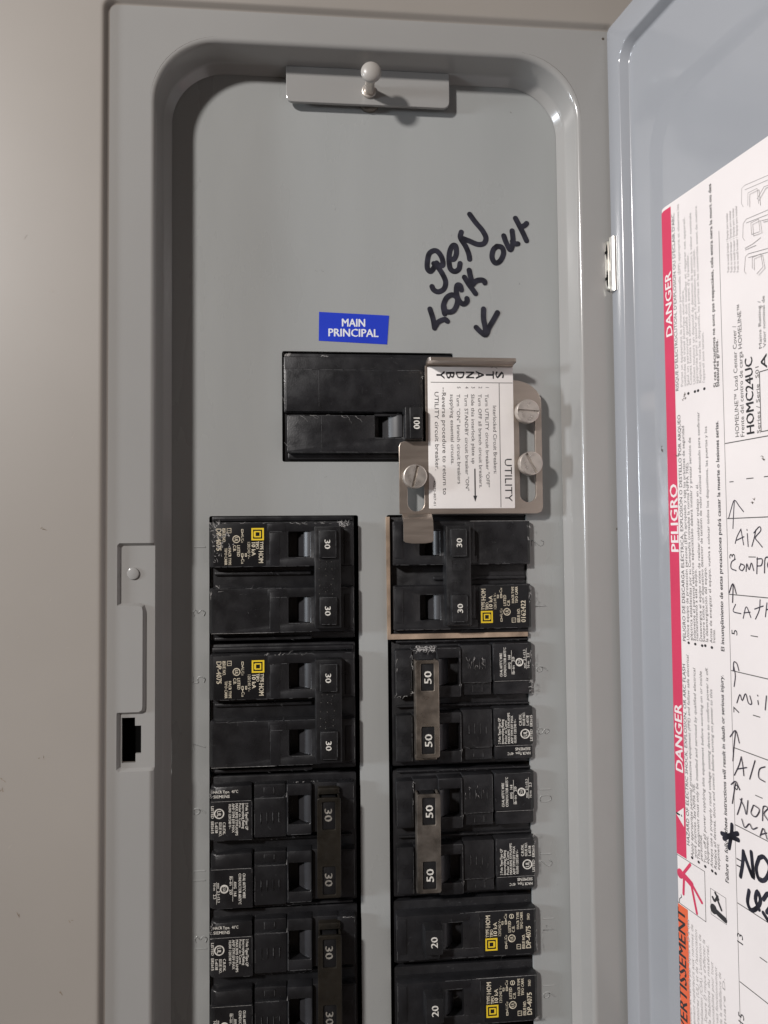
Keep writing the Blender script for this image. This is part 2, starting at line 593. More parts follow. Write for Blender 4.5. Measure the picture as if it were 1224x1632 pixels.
# --- dead front with three openings
MAINH = (-40.4, 29.0, 20.2, 64.7)
LH = (-69.0, -10.4, -207.0, -1.2)
RH = (1.0, 58.4, -207.0, -1.2)
mb = MB()
outl = rrect(-88.2, 78.4, -247, 181, 24, 10)
holes = [rrect(a, b, c, d, 0.8, 3) for a, b, c, d in (MAINH, LH, RH)]
mb.face2d(outl, holes, 0.0)
for hl_ in holes:
    mb.loft([[(x, z, 0) for x, z in hl_], [(x, z, -1.6) for x, z in hl_]], cap1=False)
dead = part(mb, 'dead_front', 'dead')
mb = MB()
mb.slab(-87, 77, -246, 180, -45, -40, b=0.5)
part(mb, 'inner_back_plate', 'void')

# embossed circuit numbers
DIG = {'0': [[(0, .15), (0, .85), (.25, 1), (.5, .85), (.5, .15), (.25, 0), (0, .15)]], '1': [[(.25, 0), (.25, 1)]],
       '2': [[(0, .8), (.15, 1), (.42, .95), (.5, .72), (.3, .4), (0, 0), (.5, 0)]],
       '3': [[(0, .9), (.25, 1), (.5, .8), (.25, .55), (.5, .3), (.3, 0), (0, .1)]],
       '4': [[(.42, 0), (.42, 1), (0, .3), (.55, .3)]], '5': [[(.5, 1), (.05, 1), (0, .55), (.3, .62), (.5, .35), (.3, 0), (0, .08)]],
       '6': [[(.42, 1), (.1, .65), (0, .3), (.2, 0), (.45, .1), (.45, .4), (.2, .52), (.02, .35)]],
       '7': [[(0, 1), (.5, 1), (.2, 0)]],
       '8': [[(.25, .53), (.03, .75), (.25, 1), (.47, .75), (.25, .53), (0, .25), (.25, 0), (.5, .25), (.25, .53)]],
       '9': [[(.48, .65), (.3, .48), (.05, .6), (.05, .9), (.28, 1), (.47, .85), (.45, .5), (.1, 0)]]}


def emboss(num, px, py, ang):
    mb = MB()
    cx, cz = P(px, py, 0)
    cap = 4.6
    w = len(num) * 0.66
    for k, c in enumerate(num):
        for st_ in DIG[c]:
            pts = smooth(st_, 4) if c not in '147' else st_
            out = []
            for gx, gy in pts:
                lx = (gx * 1.0 + k * 0.78 - w / 2 + 0.08) * cap
                ly = (gy - 0.5) * cap
                out.append((cx + lx * math.cos(R(ang)) - ly * math.sin(R(ang)), cz + lx * math.sin(R(ang)) + ly * math.cos(R(ang)), -0.12))
            mb.tube(out, 0.34, 6)
    o = mb.obj('embossed_number', 'dead', dead, sharp=60)


for n_, x_, y_ in (('2', 857, 865), ('4', 862, 963), ('6', 864, 1066), ('8', 866, 1165), ('10', 869, 1264), ('12', 870, 1367), ('14', 874, 1470), ('16', 875, 1577)):
    emboss(n_, x_, y_, -90)
for n_, x_, y_ in (('1', 318, 872), ('3', 317, 977), ('5', 317, 1083), ('7', 318, 1190), ('9', 318, 1293), ('11', 318, 1397), ('13', 320, 1506)):
    emboss(n_, x_, y_, 90)


def pxstrokes(mb, strokes, width_px, proj, h, sm=6, ox=0, oz=0, sc=1.0, wob=0.0):
    """strokes in zoomed pixels: photo pixel = o + p / sc"""
    base = 0.0
    for st_ in strokes:
        pp = [(ox + a / sc, oz + b / sc) for a, b in st_]
        q0 = proj(pp[0][0], pp[0][1])
        q1 = proj(pp[0][0], pp[0][1] + 10)
        mmpx = math.dist(q0, q1) / 10
        pts = smooth([proj(a, b) for a, b in pp], sm)
        mb.ribbon(pts, width_px * mmpx, h + base, eps=0.0009)
        base += 0.012


# marker writing on the dead front (zoom origin 640,320, 5.1 times)
GEN = [[(262, 510), (300, 520), (335, 525), (330, 470), (300, 420), (265, 405), (225, 430), (210, 490), (210, 550), (235, 575), (262, 545), (285, 505)],
       [(300, 545), (335, 600), (358, 660), (345, 715), (300, 740), (262, 725), (247, 697)],
       [(395, 470), (425, 475), (445, 430), (440, 370), (415, 365), (392, 410), (385, 480), (395, 550), (430, 575), (465, 555), (475, 510)],
       [(485, 255), (478, 300), (520, 370), (545, 430), (553, 475)], [(478, 300), (545, 325), (620, 355), (670, 345), (685, 300), (655, 240), (600, 175), (553, 110)],
       [(775, 370), (745, 400), (735, 460), (760, 505), (800, 490), (828, 430), (815, 380), (775, 370)],
       [(830, 285), (850, 340), (885, 400), (905, 330), (898, 245)], [(900, 330), (925, 350), (945, 350)],
       [(925, 143), (960, 210), (990, 270), (1015, 325)], [(970, 215), (1000, 200), (1015, 185)],
       [(230, 880), (255, 960), (268, 1035)], [(268, 1030), (300, 985), (350, 965), (372, 980)],
       [(350, 920), (345, 900), (340, 850), (365, 790), (410, 765), (450, 790), (450, 840), (425, 890), (390, 905), (355, 895), (340, 850)],
       [(485, 725), (475, 690), (450, 690), (445, 750), (465, 810), (500, 840), (530, 820), (530, 795)],
       [(510, 622), (545, 680), (575, 720), (600, 755)], [(548, 565), (560, 620), (580, 680)], [(575, 680), (610, 650), (650, 645), (672, 655), (675, 668)],
       [(665, 880), (665, 960), (678, 1030), (683, 1085)], [(605, 1030), (640, 1065), (683, 1090), (710, 1030), (745, 970), (778, 910)]]
mb = MB()
pxstrokes(mb, GEN, 8.3, lambda a, b: P(a, b, 0.06), 0.06, ox=640, oz=320, sc=5.1)
mb.obj('marker_writing', 'marker', dead, label='black marker writing reading gen lock out with an arrow')

# blue MAIN / PRINCIPAL sticker
mb = MB()
q = [P(508, 543, 0.1), P(617, 549, 0.1), P(620, 503, 0.1), P(508.5, 497, 0.1)]
mb.flat(q, 0.12)
mb.loft([[(x, z, 0.0) for x, z in q], [(x, z, 0.12) for x, z in q]], cap1=False)
stk = mb.obj('breaker_sticker', 'blue', dead, label='blue sticker with white lettering')
mb = MB()
a, b = P(563.5, 520.5, .1), P(604, 539, .1)
mb.text('MAIN', a[0], a[1], 3.1, 0.16, width=9.8, bold=1, align='C')
mb.text('PRINCIPAL', P(563, 537, .1)[0], P(563, 536.5, .1)[1], 3.1, 0.16, width=20.4, bold=1, align='C')
mb.obj('sticker_lettering', 'stickerwhite', dead)

# scratches and dirt on the sheet metal
mb = MB()
for x_, y_ in ((830, 452), (505, 432), (513, 433), (815, 180), (520, 762), (1, 1)):
    if x_ > 1:
        c = P(x_, y_, 0)
        scuffs(mb, c[0] - .8, c[0] + .8, c[1] - .5, c[1] + .5, 0.05, 2, 0.3, 0.9, 0.12)
mb.obj('grime_specks', 'grime', dead)

mb = MB()
for x_, y_, a_ in ((28, 1018, 50), (34, 1034, 0), (104, 1034, 10), (78, 960, 70), (66, 838, 80), (12, 1352, 30), (60, 560, 60), (80, 465, 40), (40, 380, 20), (112, 700, 75), (70, 1210, 20)):
    c = P(x_, y_, H_COVER)
    scuffs(mb, c[0] - .6, c[0] + .6, c[1] - .6, c[1] + .6, H_COVER + .03, 1, 1.0, 2.6, .22, a_)
sc_ = part(mb, 'pale_scratches', 'palescuff', stuff=True)
mb = MB()
for x_, y_ in ((2, 1258), (6, 1245), (68, 840), (66, 1208), (30, 1460), (110, 1470), (95, 1585)):
    c = P(x_, y_, H_COVER)
    scuffs(mb, c[0] - 1, c[0] + 1, c[1] - 1, c[1] + 1, H_COVER + .03, 2, .5, 1.6, .3)
part(mb, 'grime_specks', 'palegrime')
# small pimples and dust nibs in the paint
mb = MB()
for k in range(46):
    x_, y_ = random.choice(((random.uniform(330, 880), random.uniform(190, 480)), (random.uniform(585, 610), random.uniform(830, 1620)), (random.uniform(860, 895), random.uniform(500, 1600))))
    c = P(x_, y_, 0)
    mb.disc(c[0], c[1], random.uniform(.12, .28), -.02, random.uniform(.05, .12), b=.05, n=7)
for x_, y_ in ((932, 1251), (933, 1252), (974, 1362), (980, 1620), (930, 1470), (1010, 1260), (931, 960)):
    c = P(x_, y_, H_FACE)
mb.obj('paint_nibs', 'dead', dead, stuff=True)

# --- latch bracket and knob at the top of the opening
mb = MB()
bx0, bx1 = P(456, 140, 4)[0], P(716, 140, 4)[0]
bz0, bz1 = P(590, 167, 4)[1], 179.0
out_ = [(bx0, bz1), (bx0, bz0 + 2.6)] + [(bx0 + 2.6 - 2.6 * math.cos(R(a)), bz0 + 2.6 - 2.6 * math.sin(R(a))) for a in (22, 45, 68)] + [(bx0 + 2.6, bz0), (bx1 - 2.6, bz0)] + \
    [(bx1 - 2.6 + 2.6 * math.sin(R(a)), bz0 + 2.6 - 2.6 * math.cos(R(a))) for a in (22, 45, 68)] + [(bx1, bz0 + 2.6), (bx1, bz1)]
mb.plate(out_, [], 2.4, 4.0, 0.25)
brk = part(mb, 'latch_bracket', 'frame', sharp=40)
kx, kz = P(588, 146, 4)
mb = MB()
NN = 28
loops = []
for h, r_ in ((4.0, 2.9), (4.8, 2.9), (5.0, 2.6), (5.0, 2.0), (13.8, 1.9), (14.4, 2.4)):
    loops.append([(kx + r_ * math.cos(2 * math.pi * i / NN), kz + r_ * math.sin(2 * math.pi * i / NN), h) for i in range(NN)])
mb.loft(loops, cap1=False)
mb.obj('knob_stem', 'screw', brk)
mb = MB()
loops = []
for k in range(0, 11):
    a = R(-80 + 165 * k / 10)
    loops.append([(kx + 4.05 * math.cos(a) * math.cos(2 * math.pi * i / NN), kz + 4.05 * math.cos(a) * math.sin(2 * math.pi * i / NN), 16.4 + 2.2 * math.sin(a)) for i in range(NN)])
mb.loft(loops, cap0=True)
mb.obj('knob', 'knob', brk, sharp=60)
mb = MB()
mb.disc(kx + .3, bz0 + 3.3, 4.4, 0.05, 2.0, b=0.4)
mb.obj('retaining_nut', 'tie2', brk)  # dark metal puts the shade under the bracket into the nut's colour

# --- hinge on the right edge of the frame
hx, hz1 = P(979, 381, 17)
hz0 = P(981, 463, 17)[1]
mb = MB()
mb.slab(hx - 3.2, hx + 0.2, hz0 + .4, hz1 - .6, H_FACE - 0.3, H_FACE + 1.6, r=0.6, b=0.4)
hinge = part(mb, 'hinge', 'chrome')
mb = MB()
mb.tube([(hx - 0.5, hz0 - .8, 18.2), (hx - 0.5, hz1, 18.2)], 2.0, 20)
mb.obj('hinge_knuckle', 'chrome', hinge, sharp=50)
mb = MB()
for a, b in ((0.10, 0.40), (0.60, 0.92)):
    z0, z1 = hz0 + (hz1 - hz0) * (1 - b), hz0 + (hz1 - hz0) * (1 - a)
    mb.loft([[(hx - 2.95 + 0.26 * math.cos(2 * math.pi * i / 16), (z0 + z1) / 2 + (z1 - z0) / 2 * math.sin(2 * math.pi * i / 16), h) for i in range(16)] for h in (H_FACE + .02, H_FACE + 1.75)])
mb.obj('hinge_slot', 'void', hinge)
for x_, y_ in ((961, 62), (984, 843)):
    mb = MB()
    c = P(x_, y_, H_FACE)
    mb.disc(c[0], c[1], 0.55, H_FACE - .2, H_FACE + 0.05, b=0.02, n=10)
    part(mb, 'paint_chip', 'grime')

# --- door, opened about 100 degrees
DU1, DV0, DV1 = 196.0, FZ0 + 1.0, FZ1 - 1.0
mb = MB()
NI2 = 8
lo = []
for n_, i, r in ((-7.4, 0.0, 2.0), (-0.5, 0.0, 2.0), (-0.15, 0.15, 2.0), (0, 0.5, 2.0)):
    lo.append([(x, z, n_) for x, z in rrect(0 + i, DU1 - i, DV0 + i, DV1 - i, r, NI2)])
for n_, i, tp, r in ((0, 7.0, 10.9, 7.5), (-0.12, 7.5, 11.4, 7.2), (-0.5, 7.9, 11.8, 7.0), (-3.4, 9.1, 13.0, 6.0), (-3.85, 9.5, 13.4, 5.6), (-4.0, 10.2, 14.1, 5.0)):
    lo.append([(x, z, n_) for x, z in rrect(i, DU1 - i, DV0 + i, DV1 - tp, r, NI2)])
for n_, i, tp, r in ((-4.0, 19.6, 41.0, 20.0), (-4.12, 20.6, 42.0, 19.5), (-4.7, 23.0, 45.0, 18.0), (-5.28, 25.4, 47.6, 16.0), (-5.4, 26.4, 48.8, 15.0)):
    lo.append([(x, z, n_) for x, z in rrect(i, DU1 - i, DV0 + i, DV1 - tp, r, NI2)])
mb.loft(lo, cap0=True, cap1=True)
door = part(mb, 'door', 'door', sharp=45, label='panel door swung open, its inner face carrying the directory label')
door.location = (HINGE.x * MM, HINGE.y * MM, panel_off * MM)
door.rotation_euler = (0, 0, DOOR_ANGLE)
N0 = -5.22          # label sheet
N1 = -5.15          # print on it


def dpart(mb, name, m, **k):
    return mb.obj(name, m, door, **k)


def DP(px, py):
    return D(px, py, N1)


# label sheet: left edge and top edge from the photograph
lu0 = DP(1062.2, 832)[0]
lv1 = DP(1100, 302)[1]
lv0 = -215.0
lu1 = 166.0
mb = MB()
pl = rrect(lu0, lu1, lv0, lv1, 3.2, 6)
mb.loft([[(x, z, N0 - 0.35) for x, z in pl], [(x, z, N0) for x, z in pl]])
dpart(mb, 'directory_label', 'paper', label='white printed directory label with warnings and handwritten circuit names')
bu0, bu1 = DP(1064.6, 832)[0], DP(1081.0, 832)[0]
vb = DP(1086, 1364)[1]
vo = DP(1086, 1443)[1]
mb = MB()
mb.flat([(bu0, vb), (bu1, vb), (bu1, lv1 - 1.2), (bu0 + 1.6, lv1 - 1.2), (bu0 + .4, lv1 - 1.8), (bu0, lv1 - 3)], N1 - .02)
dpart(mb, 'danger_band', 'magenta')
mb = MB()
mb.flat([(bu0, lv0 + 2), (bu1, lv0 + 2), (bu1, vo), (bu0, vo)], N1 - .02)
dpart(mb, 'warning_band', 'orange')


def dtext(mb, s, xb, y0, y1, capx, bold=0, shear=0.0, n=N1, yref=None):
    """text reading upward along the door: baseline pixel x at mid height, from pixel y0 (start) up to y1"""
    ym = (y0 + y1) / 2
    if yref:
        xb += 0.0208 * (ym - yref)
    ub = DP(xb, ym)[0]
    cap = ub - DP(xb - capx, ym)[0]
    v0, v1 = DP(xb, y0)[1], DP(xb, y1)[1]
    mb.text(s, ub, v0, cap, n, ang=90, width=v1 - v0, bold=bold, shear=shear)


mb = MB()
for a in (('DANGER', 1070.2, 536, 431, 9.3, 1), ('PELIGRO', 1080.3, 881, 770, 11.5, 1), ('DANGER', 1087.3, 1233, 1124, 11, 1)):
    mb = MB()
    dtext(mb, *a)
    dpart(mb, 'band_lettering', 'paper')
mb = MB()
t = [DP(1077.5, 1301), DP(1090.2, 1317), DP(1090.2, 1289)]
um, u1_ = t[0][0], t[1][0]
vm = (t[1][1] + t[2][1]) / 2
hv = 3.3
mb.flat([(um, vm), (u1_, vm - hv), (u1_, vm + hv)], N1)
dpart(mb, 'warning_triangle', 'paper')
mb = MB()
mb.text('!', u1_ - 0.9, vm - 0.45, 3.2, N1 + .03, ang=90, bold=1)
dpart(mb, 'exclamation_mark', 'ink')
mb = MB()
dtext(mb, 'AVERTISSEMENT', 1094.0, 1668, 1454, 11.8, 1, n=N1)
dpart(mb, 'band_lettering', 'ink')
# headings and bold closing lines


def iprint(*a, **k):
    mb = MB()
    dtext(mb, *a, **k)
    dpart(mb, 'label_print', 'ink')


iprint('HAZARD OF ELECTRIC SHOCK, EXPLOSION, OR ARC FLASH', 1095.5, 1347, 1059, 4.6)
iprint("PELIGRO DE DESCARGA ELÉCTRICA, EXPLOSIÓN O DESTELLO POR ARQUEO", 1088.6, 1022, 659, 4.6)
iprint('Failure to follow these instructions will result in death or serious injury.', 1157, 1406, 1077, 5.2, 1)
iprint('El incumplimiento de estas precauciones podrá causar la muerte o lesiones serias.', 1149.5, 1038, 669, 5.2, 1)
iprint('HOMC24UC', 1200.5, 692, 567, 12, 1)
iprint('A', 1222, 586, 563, 9.5, 1)
iprint('1', 1169, 771, 764, 6.5)
for s_, x_, y_ in (('3', 1171.5, 892), ('5', 1175, 1014), ('7', 1178, 1139), ('9', 1180, 1263)):
    iprint(s_, x_, y_, y_ - 11, 9)
for s_, x_, y_ in (('11', 1183, 1389), ('13', 1184, 1511), ('15', 1186, 1639)):
    iprint(s_, x_, y_, y_ - 21, 9)
mb = MB()
dtext(mb, "RISQUE D'ÉLECTROCUTION, D'EXPLOSION OU D'ÉCLAIR D'ARC", 1078.0, 624, 337, 4.6)
dtext(mb, 'Si ces précautions ne sont pas respectées, cela entraînera la mort ou des', 1137.5, 618, 289, 4.8, 1)
dtext(mb, 'blessures graves.', 1145.3, 616, 540, 4.8, 1)
dtext(mb, 'HOMELINE™ Load Center Cover /', 1175.5, 697, 517, 6)
dtext(mb, 'Frente del centro de carga HOMELINE™', 1183.5, 697, 481, 6)
dtext(mb, 'Series / Serie  S01', 1210.5, 691, 580, 5.5)
dtext(mb, 'Mains Rating /', 1213, 556, 478, 4.5)
dtext(mb, 'Valor nominal de', 1219.5, 553, 470, 4.5)
ENG = [('•', 0), ('Apply appropriate personal protective equipment (PPE) and follow safe electrical', 1045),
       ('work practices. See NFPA 70E.', 1250), ('This equipment must only be installed and serviced by qualified electrical', 1066), ('personnel.', 1331),
       ('Turn off all power supplying this equipment before working on or inside', 1071), ('equipment.', 1333),
       ('Always use a properly rated voltage sensing device to confirm power is off.', 1065), ('Replace all devices, doors and covers before turning on power to this', 1100), ('equipment.', 1345)]
EX = (1101.5, 1107, 1111.8, 1116.3, 1122, 1126.5, 1132, 1138, 1143.5)
for (s_, y1_), x_ in zip(ENG[1:], EX):
    dtext(mb, s_, x_, 1364 + (x_ - 1101) * 0.55, y1_, 4.0, shear=0.12, yref=1215)
ESP = [('Utilice equipo de protección personal (EPP) apropiado y siga las prácticas de seguridad', 677),
       ('eléctrica establecidas por su Compañía (consulte la norma NFPA 70E).', 735), ('Solamente el personal eléctrico especializado deberá instalar y prestar servicio de', 696),
       ('mantenimiento a este equipo.', 907), ('Desenergice el equipo antes de realizar cualquier trabajo en él.', 770),
       ('Siempre utilice un dispositivo detector de tensión de valor nominal adecuado para confirmar', 655), ('la desenergización del equipo.', 903),
       ('Antes de energizar el equipo, vuelva a colocar todos los dispositivos, las puertas y los', 678), ('frentes.', 1003)]
for (s_, y1_), x_ in zip(ESP, EX):
    dtext(mb, s_, x_ - 7.2, 1020 + (x_ - 1101) * 0.12, y1_, 4.0, yref=850)
dpart(mb, 'fine_print', 'greyink')
mb = MB()
FRA = [("Portez un équipement de protection personnelle (ÉPP) approprié et observez les", 322), ("méthodes de travail électrique sécuritaire.", 460), ("Seul un personnel qualifié doit installer et réparer cet appareil.", 343),
       ("Coupez toutes les alimentations avant d'y travailler.", 402), ("Utilisez toujours un dispositif de détection de tension à valeur nominale", 336), ("appropriée pour s'assurer que l'alimentation est coupée.", 395),
       ("Replacez tous les dispositifs, les portes et les couvercles avant de mettre", 325), ("l'appareil sous tension.", 528)]
for (s_, y1_), x_ in zip(FRA, (1089, 1094, 1098.5, 1103, 1108.5, 1113, 1118, 1124)):
    dtext(mb, s_, x_ - 3.5, 617 - (x_ - 1089) * 0.2, y1_, 3.8, yref=480)
AV = ["est conçu et vérifié par Square D à des", "largement supérieurs aux normes de", "laboratoires (UL) et de l'association", "normalisation (CSA). L'utilisation de", "que Square D risque d'affecter la",
      "et la fiabilité du matériel.", "responsabilité pour tout", "mauvais fonctionnement", "du de la défaillance de", "Square D."]
for k, s_ in enumerate(AV):
    dtext(mb, s_, 1100.5 + k * 6.1, 1650, 1468 + k * 8 + (20 if k > 5 else 0), 4.0, shear=0.15, yref=1560)
for k in range(4):
    dtext(mb, 'Push to install breaker / Empuje para instalar', 1161 + k * 5, 434, 338 - k * 4, 3.4)
dpart(mb, 'worn_fine_print', 'paleink')
# bullets
mb = MB()
for x_, y_ in ((1103, 1367), (1113.5, 1374), (1124, 1381), (1135, 1388), (1140.5, 1392), (1097.5, 1024.5), (1108, 1026.5), (1119, 1029), (1124, 1029), (1134.5, 1032), (1097, 627), (1107.5, 624), (1112.5, 622.5), (1122.5, 619.5)):
    u_, v_ = DP(x_, y_)
    mb.loft([[(u_ + .62 * math.cos(a * .785), v_ + .5 * math.sin(a * .785), N1) for a in range(8)], [(u_ + .1 * math.cos(a * .785), v_ + .1 * math.sin(a * .785), N1 + .01) for a in range(8)]])
dpart(mb, 'bullet_points', 'ink')
# directory rows: rules and dashes lie at even heights on the label
mb = MB()
ur = DP(1160, 900)[0]
vr0 = DP(1155, 707)[1]
vr1 = DP(1174, 1438)[1]
pitch = (vr0 - vr1) / 6
mb.ribbon([(ur, -214), (ur, lv1 - 20)], 0.16, N1, cap=False, eps=0)
for k in range(-0, 10):
    v_ = vr0 - k * pitch
    if v_ > -214:
        mb.ribbon([(ur + .2, v_), (lu1 - 2, v_)], 0.3, N1, cap=False, eps=0)
    vd = v_ - pitch / 2
    if vd > -212:
        for j in range(12):
            mb.ribbon([(ur + 9 + j * 7.2, vd), (ur + 12 + j * 7.2, vd)], 0.3, N1, cap=False, eps=0)
box0 = DP(1213, 688)
mb.ribbon([(box0[0], box0[1]), (box0[0], DP(1213, 592)[1])], 0.3, N1, cap=False, eps=0)
mb.ribbon([(box0[0], box0[1]), (box0[0] + 40, box0[1])], 0.3, N1, cap=False, eps=0)
mb.ribbon([(box0[0], DP(1213, 592)[1]), (box0[0] + 40, DP(1213, 592)[1])], 0.3, N1, cap=False, eps=0)
# shock pictogram frame (zoom origin 1024,1260, 4.385 times)
zd = lambda a, b: DP(1024 + a / 4.385, 1260 + b / 4.385)
f0, f1 = zd(235, 610), zd(440, 745)
mb.frame(f0[0], f1[0], vo + 0.3, vb - 0.3, 0.22, N1)
g0, g1 = zd(476, 780), zd(585, 830)
gv = (zd(476, 684)[1] + zd(585, 750)[1]) / 2, (zd(476, 870)[1] + zd(585, 928)[1]) / 2
mb.frame(g0[0], g1[0], gv[1], gv[0], 0.15, N1)
dpart(mb, 'label_rules', 'greyink')
mb = MB()
W_ = 4.385
pxstrokes(mb, [[(280, 585), (333, 517)], [(290, 600), (286, 722)], [(340, 655), (380, 857)], [(345, 655), (415, 783)]], 5.0, DP, N1, ox=1024, oz=1260, sc=W_)
pxstrokes(mb, [[(285, 592), (312, 620), (342, 655)]], 10, DP, N1, ox=1024, oz=1260, sc=W_)
c = zd(264, 580)
mb.disc(c[0], c[1], 1.7, N1 - .02, N1 + .03, b=.01, n=14)
dpart(mb, 'shock_pictogram', 'magenta')
mb = MB()
pxstrokes(mb, [[(258, 780), (260, 755), (272, 745), (270, 728)]], 1.2, DP, N1 + .02, ox=1024, oz=1260, sc=W_)
pxstrokes(mb, [[(520, 850), (545, 875), (578, 905)]], 9, DP, N1 + .02, ox=1024, oz=1260, sc=W_)
pxstrokes(mb, [[(490, 745), (505, 770), (525, 740)], [(508, 715), (530, 760)], [(552, 835), (525, 765)]], 4.2, DP, N1 + .02, ox=1024, oz=1260, sc=W_)
c = zd(497, 827)
mb.disc(c[0], c[1], 1.6, N1 - .02, N1 + .05, b=.01, n=14)
dpart(mb, 'reading_pictogram', 'ink')
# faded breaker drawings near the top (zoom origin 1024,180, 4.08 times)
mb = MB()
PIC = [[(655, 610), (643, 590), (645, 490), (665, 470), (816, 405)], [(665, 500), (816, 435)], [(685, 600), (685, 520), (745, 490), (755, 590)], [(745, 560), (790, 480), (816, 470)],
       [(665, 830), (652, 810), (655, 720), (675, 690), (816, 630)], [(675, 715), (816, 660)], [(710, 790), (705, 715), (755, 690), (765, 770), (710, 790)], [(775, 700), (816, 690)],
       [(675, 1045), (663, 1030), (670, 935), (690, 915), (816, 880)], [(690, 940), (816, 905)], [(715, 1010), (715, 940), (770, 915), (785, 1000), (745, 1045)],
       [(668, 880), (720, 850), (770, 810)], [(670, 890), (740, 860)]]
pxstrokes(mb, PIC + [[(a[0] + 14, a[1] + 9) for a in q] for q in PIC[2:4] + PIC[6:8] + PIC[10:11]], 0.8, DP, N1, sm=1, ox=1024, oz=180, sc=4.08)
dpart(mb, 'breaker_drawings', 'paleink')
# handwriting: pen notes
zb = dict(ox=1024, oz=560, sc=4.08)
zc = dict(ox=1024, oz=940, sc=4.08)
zdd = dict(ox=1024, oz=1260, sc=4.385)
mb = MB()
PB = [[(560, 1085), (575, 1030), (597, 968), (628, 1005), (657, 1042)], [(597, 975), (592, 1060), (588, 1152)],
      [(603, 1248), (615, 1205), (640, 1155)], [(640, 1155), (648, 1200), (658, 1258)], [(612, 1228), (660, 1205)], [(682, 1185), (688, 1268)], [(680, 1158), (681, 1163)],
      [(712, 1268), (728, 1210), (738, 1160)], [(725, 1180), (760, 1140), (770, 1165), (735, 1210), (755, 1240), (780, 1272)],
      [(605, 1350), (580, 1370), (578, 1410), (610, 1425)], [(640, 1385), (630, 1410), (650, 1425), (665, 1395), (640, 1380)], [(675, 1430), (680, 1380), (695, 1420), (710, 1375), (725, 1425)], [(745, 1445), (748, 1340)], [(745, 1350), (780, 1350), (775, 1390), (748, 1395)], [(795, 1440), (800, 1345), (830, 1345), (815, 1390), (835, 1430)],
      [(565, 1570), (590, 1510), (612, 1575)], [(592, 1515), (588, 1632)],
      [(850, 1255), (856, 1190), (880, 1160)], [(860, 1430), (866, 1360), (890, 1350)]]
pxstrokes(mb, PB, 1.7, DP, N1 + .02, sm=4, **zb)
PC = [[(605, 95), (590, 140), (640, 155)], [(655, 185), (675, 110), (705, 180)], [(660, 150), (700, 145)], [(735, 190), (760, 130), (765, 65)], [(730, 125), (785, 105)], [(800, 175), (810, 85)], [(835, 170), (842, 70)], [(805, 130), (845, 120)],
      [(592, 525), (595, 470), (615, 480), (628, 525)], [(595, 500), (605, 560), (597, 628)],
      [(615, 735), (635, 680), (650, 720), (672, 675), (690, 735), (712, 740), (700, 690)], [(752, 720), (755, 745)], [(750, 685), (752, 690)], [(800, 780), (808, 690)], [(828, 780), (834, 680)],
      [(572, 955), (608, 915), (632, 995)], [(608, 920), (598, 1010), (590, 1112)],
      [(600, 1205), (630, 1140), (645, 1085)], [(645, 1085), (655, 1140), (662, 1208)], [(618, 1165), (680, 1155)], [(700, 1230), (735, 1110)], [(800, 1150), (765, 1165), (760, 1220), (800, 1248)],
      [(580, 1265), (610, 1245), (635, 1300)], [(608, 1255), (598, 1320), (588, 1388)],
      [(620, 1460), (640, 1400), (650, 1355)], [(640, 1360), (665, 1410), (680, 1460), (690, 1370)], [(725, 1400), (710, 1450), (740, 1475), (765, 1430), (730, 1400)], [(785, 1500), (790, 1410), (820, 1420), (795, 1455), (830, 1510)],
      [(650, 1490), (670, 1545), (700, 1520), (720, 1555), (750, 1545)], [(770, 1600), (790, 1550), (816, 1620)], [(775, 1590), (812, 1580)]]
pxstrokes(mb, PC, 1.8, DP, N1 + .02, sm=4, **zc)
dpart(mb, 'handwritten_notes', 'pen')
mb = MB()
pxstrokes(mb, [[(625, 240), (622, 300), (605, 400)], [(555, 300), (610, 320), (670, 345)], [(570, 335), (620, 310), (665, 300)]], 7.5, DP, N1 + .03, sm=3, **zdd)
pxstrokes(mb, [[(685, 600), (700, 510), (705, 425)], [(705, 430), (740, 530), (775, 610), (768, 510), (760, 430)], [(815, 470), (795, 540), (815, 620), (860, 620), (890, 540), (850, 465), (815, 470)],
               [(745, 700), (735, 780), (760, 835), (800, 820), (825, 770), (805, 705), (790, 760), (815, 830)], [(845, 855), (880, 910)], [(845, 760), (880, 720), (905, 790), (870, 850)]], 7.0, DP, N1 + .03, sm=4, **zdd)
dpart(mb, 'marker_notes', 'marker')
# dust specks on the paint
mb = MB()
for x_, y_, n_ in ((1053, 712, -4.6), (1055, 719, -4.6), (1092, 630, N1 + .05), (1090, 634, N1 + .05), (1081, 727, N1 + .05), (1201, 799, N1 + .05), (1217, 730, N1 + .05)):
    c = D(x_, y_, n_)
    scuffs(mb, c[0] - .6, c[0] + .6, c[1] - .7, c[1] + .7, n_ + .05, 4, .4, 1.3, .28)
dpart(mb, 'paint_scratch', 'grime')

# ================================================================== breakers
ROW = 25.6
HS = 2.6           # how far the breaker faces sit below their nominal height
Z0 = -12.6


